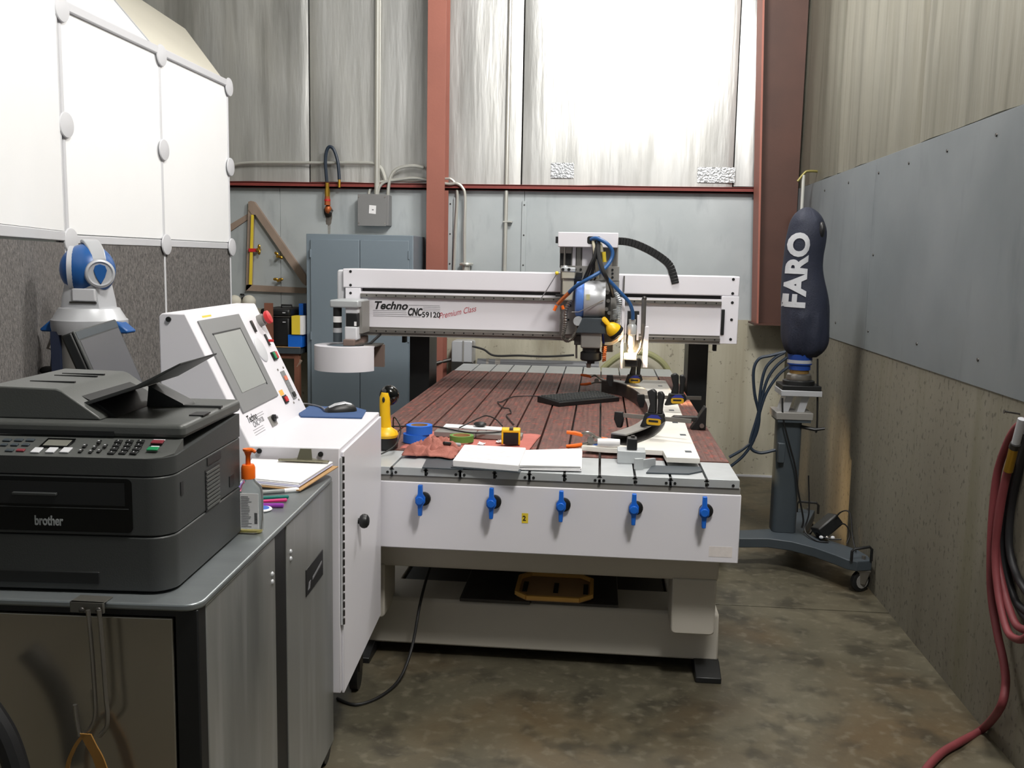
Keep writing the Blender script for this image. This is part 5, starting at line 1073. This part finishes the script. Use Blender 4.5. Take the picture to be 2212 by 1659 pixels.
# ================================================================== things on the cart
sx, sy = -.566, -1.352
sn = thing('sanitizer_bottle', 'clear hand sanitizer bottle with orange pump on the cart', 'bottle', (sx, sy, HC))
def oval(w, d, z, n=28): return [(sx+w*math.copysign(abs(math.cos(t))**.7, math.cos(t)), sy+d*math.copysign(abs(math.sin(t))**.7, math.sin(t)), HC+z) for t in [2*math.pi*k/n for k in range(n)]]
part(sn, 'bottle', MB().loft([oval(.030, .016, .001), oval(.034, .019, .006), oval(.034, .019, .09), oval(.031, .018, .112), oval(.016, .014, .125), oval(.0135, .0135, .13), oval(.0135, .0135, .14)]), M_CLEAR, smooth=60)
lbp = part(sn, 'label', MB().box(sx-.013, sy-.0205, HC+.016, sx+.031, sy-.0193, HC+.10), M_PAPER)
prn = MB()
for k in range(19):
    w = .6+.4*random.Random(k).random(); prn.box(sx-.011, sy-.0209, HC+.0195+.0040*k, sx-.011+.026*w, sy-.0205, HC+.0208+.0040*k)
part(lbp, 'fine_print', prn, M_GREYINK)
bcd = MB()
for k in range(9): bcd.box(sx+.021, sy-.0209, HC+.028+.0030*k, sx+.028, sy-.0205, HC+.0296+.0030*k*1.0)
part(lbp, 'barcode', bcd, M_INK)
part(sn, 'gel_tint', MB().loft([oval(.026, .013, .004), oval(.027, .014, .009)]), mat('yellow_tint', (220, 200, 80), .4))
part(sn, 'pump_collar', MB().lathe([(0, .132), (.0165, .132), (.0165, .158), (.0135, .165), (0, .165)], (sx, sy, HC), n=22), M_ORANGE)
part(sn, 'pump_stem', MB().lathe([(0, .165), (.006, .165), (.0055, .185), (.009, .195), (.012, .199), (.012, .203), (0, .204)], (sx, sy, HC), n=16), M_ORANGE)
part(sn, 'nozzle', MB().tube([(sx, sy, HC+.199), (sx+.015, sy-.004, HC+.200), (sx+.02, sy-.005, HC+.196)], [.006, .005, .004], 8), M_ORANGE)
cbd = thing('clipboard', 'brown clipboard with thick white papers and steel clip on the cart', 'clipboard', (-.64, -.85, HC))
c0_ = [atz(x, y, z) for x, y, z in ((520, 1048, HC+.004), (648, 1062, HC+.004), (738, 1004, HC+.026), (560, 990, HC+.026))]
q_ = [Vector((p.x, min(p.y, -.735), p.z)) for p in c0_]
part(cbd, 'board', MB().hexa(q_, [p+Vector((0, 0, .004)) for p in q_]), M_CARD, bevel=.001)
def ins(q, l, r, n, f): 
    a = q[0].lerp(q[1], l).lerp(q[3].lerp(q[2], l), n); b = q[0].lerp(q[1], r).lerp(q[3].lerp(q[2], r), n); c = q[0].lerp(q[1], r).lerp(q[3].lerp(q[2], r), f); d = q[0].lerp(q[1], l).lerp(q[3].lerp(q[2], l), f); return [a, b, c, d]
for k, (l, r, n) in enumerate(((.03, .93, .03), (.04, .95, .045), (.02, .94, .06), (.03, .95, .08))):
    qq = ins(q_, l, r, n, .97)
    part(cbd, 'papers', MB().hexa([p+Vector((0, 0, .0045+.0035*k)) for p in qq], [p+Vector((0, 0, .0078+.0035*k)) for p in qq]), M_PAPER if k != 1 else mat('lilac_paper', (214, 214, 240), .8))
k0 = q_[3].lerp(q_[2], .36)+Vector((0, -.03, .019)); k1 = q_[3].lerp(q_[2], .92)+Vector((0, -.03, .019))
kd_ = (k1-k0).normalized(); MKc = frame(k0, kd_, (0, 1, 0)); kL = (k1-k0).length
part(cbd, 'clip_jaw', MB(MKc).prism([(0, 0), (kL, 0), (kL, .01), (kL*.72, .02), (kL*.68, .03), (kL*.30, .03), (kL*.26, .02), (0, .01)], 'Z', 0, .006), mat('nickel', (150, 146, 124), .3, .8, .05), bevel=.001)
part(cbd, 'clip_lever', MB(MKc).add([(kL*.36, .008, .006), (kL*.66, .008, .006), (kL*.62, .02, .036), (kL*.40, .02, .036), (kL*.36, .011, .006), (kL*.66, .011, .006), (kL*.62, .023, .036), (kL*.40, .023, .036)], [(0, 1, 2, 3), (7, 6, 5, 4), (0, 4, 5, 1), (1, 5, 6, 2), (2, 6, 7, 3), (3, 7, 4, 0)]), mat('nickel', (150, 146, 124)))
zp = HC+.006
pen(atz(562, 1064, zp), atz(646, 1058, zp), .006, mat('grey_marker', (150, 152, 150), .4), 'silver marker pen in front of the clipboard', 'marker', 'marker', M_PAPER, 'pens on the cart')
pen(atz(555, 1076, zp), atz(624, 1073, zp), .0045, M_TEAL, 'teal pen lying by the clipboard', 'pen', 'pen', M_TEAL, 'pens on the cart')
pen(atz(553, 1084, zp), atz(620, 1080, zp), .0045, M_PINK, 'pink pen lying between the teal and purple pens', 'pen', 'pen', M_PINK, 'pens on the cart')
pen(atz(556, 1091, zp), atz(613, 1092, zp), .0055, M_PURPLE, 'purple pen nearest the sanitizer bottle', 'pen', 'pen', M_PURPLE, 'pens on the cart')
p = atz(566, 1103, HC)
bd = thing('round_badge', 'blue round badge with white rim beside the sanitizer bottle', 'badge', (p.x, p.y, HC))
part(bd, 'rim', MB().lathe([(0, .0005), (.022, .0005), (.026, .004), (.024, .007), (0, .007)], (p.x, p.y, HC), n=28), M_PAPER)
part(bd, 'face', MB().lathe([(0, .007), (.019, .007), (.018, .0085), (0, .009)], (p.x, p.y, HC), n=28), mat('badge_blue', (50, 100, 190), .4))
# monitor at the far end of the cart
mN = aty(157, 716, -1.02); mF = atz(246, 690, mN.z); mdir = (mF-mN).normalized(); mout = Vector((mdir.y, -mdir.x, 0))
tl = math.radians(21); mdn = mout*math.sin(tl)-Vector((0, 0, math.cos(tl)))
MMn = frame(mN, mdir, -mdn)          # x along the width, y up, z out of the screen
mw = (mF-mN).length
mt = thing('flat_monitor', 'black framed flat monitor tilted back behind the printer', 'monitor', (mN.x, mN.y, HC))
part(mt, 'shell', MB(MMn).box(0, -.30, -.035, mw, 0, -.004), M_BLACK, bevel=.006)
bzm = part(mt, 'bezel', MB(MMn).box(0, -.30, -.004, mw, 0, .004), M_CHAR, bevel=.003)
part(bzm, 'screen', MB(MMn).box(.016, -.28, .004, mw-.014, -.03, .0048), M_LCD)
part(bzm, 'top_strip', MB(MMn).box(.004, -.026, .004, mw-.004, -.004, .0052), M_DGREY)
mcn = mN+mdir*mw*.5+mdn*.2-mout*.05
part(mt, 'stand', MB().tube([mcn, Vector((mcn.x-.02, mcn.y, HC+.02))], .02, 10), M_BLACK)
part(mt, 'base', MB().lathe([(0, 0), (.09, 0), (.085, .012), (.03, .02), (0, .02)], (mcn.x-.02, mcn.y, HC), n=28), M_BLACK)
# ================================================================== laser tracker
tx, ty = -1.757, .1
tk = thing('laser_tracker', 'blue and silver laser tracker head on a grey stand', 'laser tracker', (tx, ty, 0))
part(tk, 'stand_column', MB().lathe([(0, .05), (.12, .05), (.12, 1.32), (0, 1.32)], (tx, ty, 0), n=28), M_MGREY)
part(tk, 'stand_trim', MB().box(tx-.095, ty-.12, .05, tx-.06, ty-.09, 1.33), mat('dark_blue_trim', (40, 48, 70), .5))
for k in range(3):
    t = math.radians(90+120*k); part(tk, 'stand_leg', MB().tube([(tx+.1*math.cos(t), ty+.1*math.sin(t), .12), (tx+.20*math.cos(t), ty+.20*math.sin(t), .03)], .022, 8), M_DKSTEEL)
part(tk, 'base_skirt', MB().lathe([(0, 1.318), (.136, 1.318), (.142, 1.345), (.142, 1.372), (.135, 1.378), (.112, 1.418), (.09, 1.422), (0, 1.422)], (tx, ty, 0), n=36), M_SILVER)
for s in (-1, 1):
    part(tk, 'carry_grip', MB().prism([(tx+s*.10, 1.37), (tx+s*.135, 1.37), (tx+s*.182, 1.333), (tx+s*.176, 1.323), (tx+s*.10, 1.323)], 'Y', ty-.05, ty+.02), M_TRKBLUE, bevel=.006)
hy = ty
part(tk, 'yoke_neck', MB().loft([[(tx+a*w, hy+b*d, z) for a, b in ((-1, -.9), (-.8, -1), (.8, -1), (1, -.9), (1, .9), (.8, 1), (-.8, 1), (-1, .9))] for (w, d, z) in ((.078, .075, 1.42), (.074, .075, 1.45), (.064, .07, 1.505), (.058, .06, 1.53))]), M_SILVER, smooth=40)
part(tk, 'front_door', MB().box(tx-.024, hy-.082, 1.446, tx+.070, hy-.068, 1.496), M_PLASW, bevel=.005)
part(tk, 'door_groove', MB().box(tx-.036, hy-.079, 1.438, tx+.07, hy-.066, 1.445), M_DKSTEEL)
hcn = Vector((tx, hy, 1.566))
part(tk, 'head', MB().sph(hcn, .102, 32, 20), M_TRKBLUE)
axd = Vector((.6, -.8, 0)).normalized()
part(tk, 'grey_ring', MB().lathe([(.086, -.012), (.0925, -.012), (.0925, .012), (.086, .012), (.086, -.012)], hcn+Vector((-.046, -.016, 0)), (1, .35, 0), 40, caps=False), M_SILVER)
# silver handle band arching over the head to the sensor eye
hb_ = [hcn+Vector((.082, -.060, .036)), hcn+Vector((.062, -.042, .076)), hcn+Vector((.026, -.014, .108)), hcn+Vector((-.012, .03, .106)), hcn+Vector((-.03, .07, .08))]
P_ = spl(hb_, 6); rings = []
for i, p in enumerate(P_):
    w = .024+.004*math.sin(i/len(P_)*3.1); rings.append([(p.x-w, p.y-.01, p.z-.006), (p.x+w, p.y+.004, p.z-.006), (p.x+w, p.y+.004, p.z+.008), (p.x-w, p.y-.01, p.z+.008)])
part(tk, 'top_handle', MB().loft(rings), M_SILVER, bevel=.004, smooth=50)
ed = Vector((.60, -.80, .0)).normalized(); ec = hcn+Vector((.080, -.058, -.012))
eye = part(tk, 'sensor_eye', MB().lathe([(0, -.02), (.054, -.02), (.056, .0), (.053, .014), (.046, .018), (.040, .012), (0, .010)], ec, ed, 36), M_SILVER)
Me = frame(ec+ed*.011, Vector((-ed.y, ed.x, 0)), (0, 0, 1))
part(eye, 'blue_shield', MB(Me).prism([(-.018, .030), (0, .037), (.018, .030), (.024, .012), (.016, -.014), (0, -.042), (-.016, -.014), (-.024, .012)], 'Z', 0, .006), M_TRKBLUE, bevel=.002)
cl_ = part(tk, 'side_bracket', MB().tube([aty(123, 727, ty), aty(112, 728, ty), aty(103, 752, ty), aty(122, 757, ty)], .006, 6), M_STEEL)
part(cl_, 'hanging_probe', MB().tube([aty(115, 757, ty), aty(115, 780, ty), aty(116, 796, ty)], [.008, .010, .013], 8), M_DKSTEEL)
part(cl_, 'probe_cup', MB().sph(aty(105, 800, ty-.02), (.035, .03, .018), 14, 8), M_BLACK)
# ================================================================== measuring arm in its navy cover
AX, AY = 1.30, 1.8
sa = thing('arm_stand', 'dark grey wheeled pedestal stand by the concrete wall', 'stand', (AX, AY, 0))
part(sa, 'pole', MB().prism(rrect(1.234, 1.745, 1.366, 1.875, .03, 3), 'Z', .17, .805), M_DGREY, bevel=.003)
part(sa, 'pole_box', cb(1680, 958, 1697, 1000, 1.715, 1.75), M_DGREY, bevel=.004)
def zpoly(pts, z): return [(min(atz(x, y, z).x, 1.652), atz(x, y, z).y) for x, y in pts]
arm = [(1602, 1163), (1660, 1163), (1710, 1170), (1760, 1183), (1805, 1199), (1830, 1209), (1852, 1213), (1884, 1211), (1882, 1200), (1850, 1186), (1790, 1166), (1735, 1150), (1700, 1144), (1665, 1142), (1602, 1145)]
pa = zpoly(arm, .17); x_, y_ = pa[0]; xe, ye = pa[-1]
pa = pa+[(.87, ye+.02), (.87, y_+.02)]
part(sa, 'base_arm', MB().prism(pa, 'Z', .118, .17), M_DGREY, bevel=.004)
part(sa, 'base_arm', MB().prism([(1.27, 1.8), (1.40, 1.76), (1.58, 2.28), (1.46, 2.32)], 'Z', .118, .1695), M_DGREY, bevel=.004)
h0 = Vector((1.545, 1.285, .17)); h1 = Vector((1.645, 1.30, .17))
part(sa, 'bail_handle', MB().tube([h0, h0+Vector((0, 0, .05)), h0+Vector((.012, 0, .062)), h1+Vector((-.012, 0, .072)), h1+Vector((0, 0, .06)), h1], .0075, 8), M_BLACK)
h0 = Vector((1.46, 2.22, .17)); h1 = Vector((1.58, 2.20, .17))
part(sa, 'bail_handle', MB().tube([h0, h0+Vector((0, 0, .05)), h0+Vector((.012, 0, .065)), h1+Vector((-.012, 0, .065)), h1+Vector((0, 0, .05)), h1], .0075, 8), M_BLACK)
for (x, y) in ((1.605, 1.325), (.93, 1.72), (1.53, 2.28)):
    w_ = part(sa, 'caster', MB().lathe([(0, -.014), (.045, -.014), (.054, -.01), (.056, 0), (.054, .01), (.045, .014), (0, .014)], (x, y, .0565), (.45, -.9, 0), 28), M_BLACK)
    part(w_, 'wheel_hub', MB().cyl((x-.008, y+.016, .0565), (x+.008, y-.016, .0565), .036, n=20), M_MGREY)
    part(w_, 'fork', MB().prism([(x-.015, .118), (x+.045, .118), (x+.02, .04), (x-.005, .045)], 'Y', y-.024, y-.018).box(x-.02, y-.025, .106, x+.045, y+.025, .118), M_STEEL, bevel=.003)
    part(w_, 'bolt', MB().cyl((x+.01, y-.0, .17), (x+.01, y, .186), .01, n=10), M_STEEL)
pb = part(sa, 'power_box', MB(Matrix.Translation((1.50, 1.68, .25)) @ Matrix.Rotation(math.radians(-38), 4, 'Y') @ Matrix.Rotation(.3, 4, 'Z')).box(-.07, -.05, -.05, .07, .05, .02), M_BLACK, bevel=.01)
for pts in ((( 1.41, 1.74, .5), (1.42, 1.72, .3), (1.40, 1.70, .2), (1.44, 1.60, .175), (1.5, 1.58, .176)), ((1.52, 1.66, .24), (1.56, 1.62, .33), (1.60, 1.58, .34), (1.60, 1.5, .24), (1.6, 1.42, .18)), ((1.53, 1.64, .22), (1.57, 1.58, .28), (1.6, 1.55, .24), (1.58, 1.52, .19)), ((1.45, 1.66, .2), (1.5, 1.6, .19), (1.56, 1.56, .2))):
    part(sa, 'power_cable', MB().tube(spl(pts), .004, 6), M_WIRE)
for k in range(3): part(sa, 'plug', MB().sph((1.47+.03*k, 1.62, .19), (.012, .012, .01), 10, 6), M_PLASW if k != 1 else M_STEEL)
part(sa, 'crank', MB().tube([(1.36, 1.76, .765), (1.43, 1.74, .755), (1.48, 1.73, .765)], [.01, .010, .007], 8), M_BLACK)
part(sa, 'lower_plate', MB().box(1.215, 1.71, .808, 1.41, 1.92, .848), M_MGREY, bevel=.003)
part(sa, 'lower_plate', MB().box(1.225, 1.715, .793, 1.40, 1.91, .808), M_DGREY)
for k in (0, 1): part(sa, 'inclined_strut', MB().hexa([(1.245+.085*k, 1.75, .848), (1.285+.085*k, 1.75, .848), (1.285+.085*k, 1.87, .848), (1.245+.085*k, 1.87, .848)], [(1.27+.085*k, 1.75, .938), (1.31+.085*k, 1.75, .938), (1.31+.085*k, 1.87, .938), (1.27+.085*k, 1.87, .938)]), M_SILVER)
part(sa, 'upper_plate', MB().box(1.235, 1.71, .938, 1.45, 1.92, .968), M_SILVER, bevel=.002)
part(sa, 'upper_plate', MB().box(1.24, 1.712, .968, 1.445, 1.915, .994), M_BLACK, bevel=.002)
fa = thing('measuring_arm', 'portable measuring arm in a navy fabric cover lettered FARO', 'measuring arm', (1.345, AY, .994))
ax = aty(1727, 790, AY).x
part(fa, 'black_mount', MB().lathe([(0, .995), (.085, .995), (.085, 1.015), (.07, 1.02), (0, 1.02)], (ax, AY, 0), n=24), M_BLACK)
part(fa, 'threaded_ring', MB().lathe([(0, 1.02), (.066, 1.02), (.068, 1.03), (.064, 1.048), (.055, 1.055), (0, 1.055)], (ax, AY, 0), n=24), M_STEEL)
part(fa, 'gold_collar', MB().lathe([(0, 1.055), (.052, 1.055), (.052, 1.075), (0, 1.075)], (ax, AY, 0), n=24), mat('bronze', (150, 120, 70), .4, .5))
part(fa, 'blue_base', MB().lathe([(0, 1.075), (.058, 1.075), (.058, 1.10), (.066, 1.105), (.066, 1.16), (0, 1.16)], (ax, AY, 0), n=28), mat('arm_blue', (24, 62, 140), .4))
part(fa, 'white_band', MB().lathe([(.0, 1.112), (.0668, 1.112), (.0668, 1.13), (0, 1.13)], (ax, AY, 0), n=28), M_SILVER)
prof = ((770, 1712, 1764), (757, 1697, 1779), (740, 1690, 1787), (715, 1687, 1791), (690, 1686, 1791), (660, 1687, 1790), (630, 1688, 1787), (600, 1690, 1780), (575, 1692, 1777), (550, 1694, 1779), (525, 1696, 1784), (500, 1701, 1786), (480, 1706, 1781), (465, 1714, 1773), (454, 1726, 1762), (448, 1738, 1751))
RG = []
for (y, xl, xr) in prof:
    a, b = aty(xl, y, AY), aty(xr, y, AY); RG.append(((a.z+b.z)/2, (a.x+b.x)/2, (b.x-a.x)/2))
RG = [Vector(r) for r in RG]; RGs = spl(RG, 3)
def wr_(t, z): return 1+(.25 if 1.38 < z < 1.86 and math.sin(t) < .1 and math.cos(t) < .75 else 1)*(.14*noise.noise(Vector((math.cos(t)*2.0, math.sin(t)*2.0, z*6)))+.09*noise.noise(Vector((math.cos(t)*5, math.sin(t)*5, z*3+t)))+.22*max(0, 1.36-z)/.2*noise.noise(Vector((math.cos(t)*5, math.sin(t)*5, z*9))))
def cover_pt(r, t): w = wr_(t, r.x); return (r.y+r.z*math.cos(t)*(.5+.5*w), AY+r.z*.9*math.sin(t)*w, r.x)
part(fa, 'fabric_cover', MB().loft([[cover_pt(r, 2*math.pi*k/40) for k in range(40)] for r in RGs]), M_NAVY, smooth=70)
def cover_y(x, z):
    for i in range(len(RGs)-1):
        if RGs[i].x <= z <= RGs[i+1].x: break
    f = (z-RGs[i].x)/max(1e-6, RGs[i+1].x-RGs[i].x); r = RGs[i].lerp(RGs[i+1], max(0, min(1, f)))
    best = min((abs(r.y+r.z*math.cos(t)*(.5+.5*wr_(t, z))-x), t) for t in [-math.pi*(k+.5)/400 for k in range(400)])[1]
    return AY+r.z*.9*math.sin(best)*wr_(best, z)
tA, tB = aty(1734, 667, AY-.09), aty(1748, 505, AY-.09)
ft = text(fa, 'lettering', 'FARO', .135, mat('silver_print', (186, 188, 192), .6, 0, .03), frame(tA, tB-tA, (-1, 0, 0)), .0, 0, .006, fit=(tB-tA).length, label='silver grey FARO lettering')
bm = bmesh.new(); bm.from_mesh(ft.data); bmesh.ops.triangulate(bm, faces=bm.faces)
for _ in range(3): bmesh.ops.subdivide_edges(bm, edges=[e for e in bm.edges if e.calc_length() > .012], cuts=1, use_grid_fill=True)
bmesh.ops.triangulate(bm, faces=bm.faces)
fl_ = Vector((1.345, AY, .994))
for v in bm.verts:
    w = v.co+fl_; v.co.y = cover_y(w.x, w.z)-.004-fl_.y
bm.to_mesh(ft.data); bm.free()
part(fa, 'black_patch', MB().sph(aty(1774, 497, AY-.06), (.02, .03, .045), 14, 8), M_BLACK)
for pts in (((1697, 760), (1665, 768), (1640, 775), (1628, 800), (1630, 850), (1640, 900), (1630, 945), (1605, 970), (1575, 988)),
            ((1694, 762), (1672, 775), (1652, 800), (1642, 850), (1640, 900), (1628, 950), (1605, 985), (1572, 1012)),
            ((1700, 772), (1678, 790), (1660, 815), (1648, 850), (1636, 900), (1620, 960), (1640, 978), (1675, 972)),
            ((1703, 792), (1680, 812), (1655, 850), (1640, 895), (1632, 930), (1624, 955))):
    part(fa, 'signal_cable', MB().tube(spl([aty(x, y, AY-.03) for x, y in pts]), .0085, 8), M_HOSED)
part(fa, 'side_wire', MB().tube(spl([aty(x, y, AY-.06) for x, y in ((1766, 775), (1766, 850), (1765, 920), (1762, 935))]), .005, 6), M_WIRE)
part(fa, 'front_wire', MB().tube(spl([aty(x, y, AY-.085) for x, y in ((1690, 860), (1692, 905), (1705, 960), (1718, 1010), (1724, 1060), (1735, 1120), (1732, 1140))]), .005, 6), M_WIRE)
# ================================================================== coiled hoses on the right wall
hx = WX-.045
def wallhose(pts, r, m, label, name, grp=None):
    return solo(name, MB().tube(spl([atx(x, y, X) for x, y, X in pts]), r, 12), m, label, 'hose', grp)
rh = thing('air_hose', 'dark red rubber air hose coiled on the right wall and trailing to the floor', 'hose', atx(2190, 1600, hx))
r1 = [(2222, 905, hx), (2195, 925, hx), (2175, 960, hx), (2155, 1020, hx), (2145, 1100, hx), (2140, 1200, hx), (2142, 1290, hx), (2155, 1370, hx), (2168, 1430, hx), (2172, 1480, hx-.005), (2160, 1530, hx-.02)]
P1 = [atx(*p) for p in r1]+[atz(2125, 1575, .014), atz(2070, 1605, .014), atz(2030, 1630, .014), atz(1990, 1680, .014), atz(1975, 1760, .014)]
P1 = [Vector((min(p.x, WX-.016), p.y, max(p.z, .014))) for p in P1]
part(rh, 'hose_run', MB().tube(spl(P1), .0135, 12), M_HOSER)
r2 = [(2185, 990, hx-.02), (2172, 1040, hx-.02), (2158, 1120, hx-.02), (2150, 1200, hx-.02), (2158, 1290, hx-.02), (2175, 1360, hx-.02), (2195, 1380, hx-.02), (2215, 1378, hx-.02), (2235, 1350, hx-.02), (2245, 1250, hx-.02), (2240, 1050, hx-.02), (2225, 930, hx-.02)]
part(rh, 'hose_loop', MB().tube(spl([atx(*p) for p in r2]), .0125, 12), M_HOSER)
r3 = [(2180, 1000, hx), (2160, 1090, hx), (2152, 1180, hx), (2165, 1260, hx), (2190, 1340, hx), (2212, 1360, hx), (2240, 1360, hx)]
part(rh, 'hose_loop', MB().tube(spl([atx(*p) for p in r3]), .0125, 12), M_HOSER)
part(rh, 'brass_fitting', MB().cyl(atx(2178, 1018, hx-.02), atx(2190, 968, hx-.02), .0145, n=14), M_BRASS)
part(rh, 'ferrule', MB().cyl(atx(2190, 968, hx-.02), atx(2194, 958, hx-.02), .016, n=14), M_DKSTEEL)
part(rh, 'quick_coupler', MB().cyl(atx(2194, 958, hx-.02), atx(2208, 905, hx-.02), .013, n=14), M_SILVER)
kh = thing('air_hose', 'black rubber hose coiled with the red hose on the right wall', 'hose', atx(2200, 1300, hx))
for k, pts in enumerate((((2215, 935), (2192, 1010), (2175, 1090), (2168, 1180), (2180, 1260), (2205, 1320), (2235, 1350)), ((2222, 940), (2200, 1020), (2184, 1100), (2180, 1180), (2195, 1240), (2225, 1290)), ((2220, 945), (2185, 1050), (2165, 1140), (2170, 1230), (2195, 1300), (2230, 1330)))):
    part(kh, 'hose_loop', MB().tube(spl([atx(x, y, WX-.0135) for x, y in pts]), .0125, 12), M_HOSEK)
nl = atx(2203, 895, WX)
solo('wall_nail', MB().cyl((WX+.01, nl.y, nl.z), (WX-.05, nl.y, nl.z+.008), .003, n=8).cyl((WX-.05, nl.y, nl.z+.008), (WX-.052, nl.y, nl.z+.0083), .007, n=10), M_DKSTEEL, 'steel nail in the right wall above the coiled hoses', 'nail')
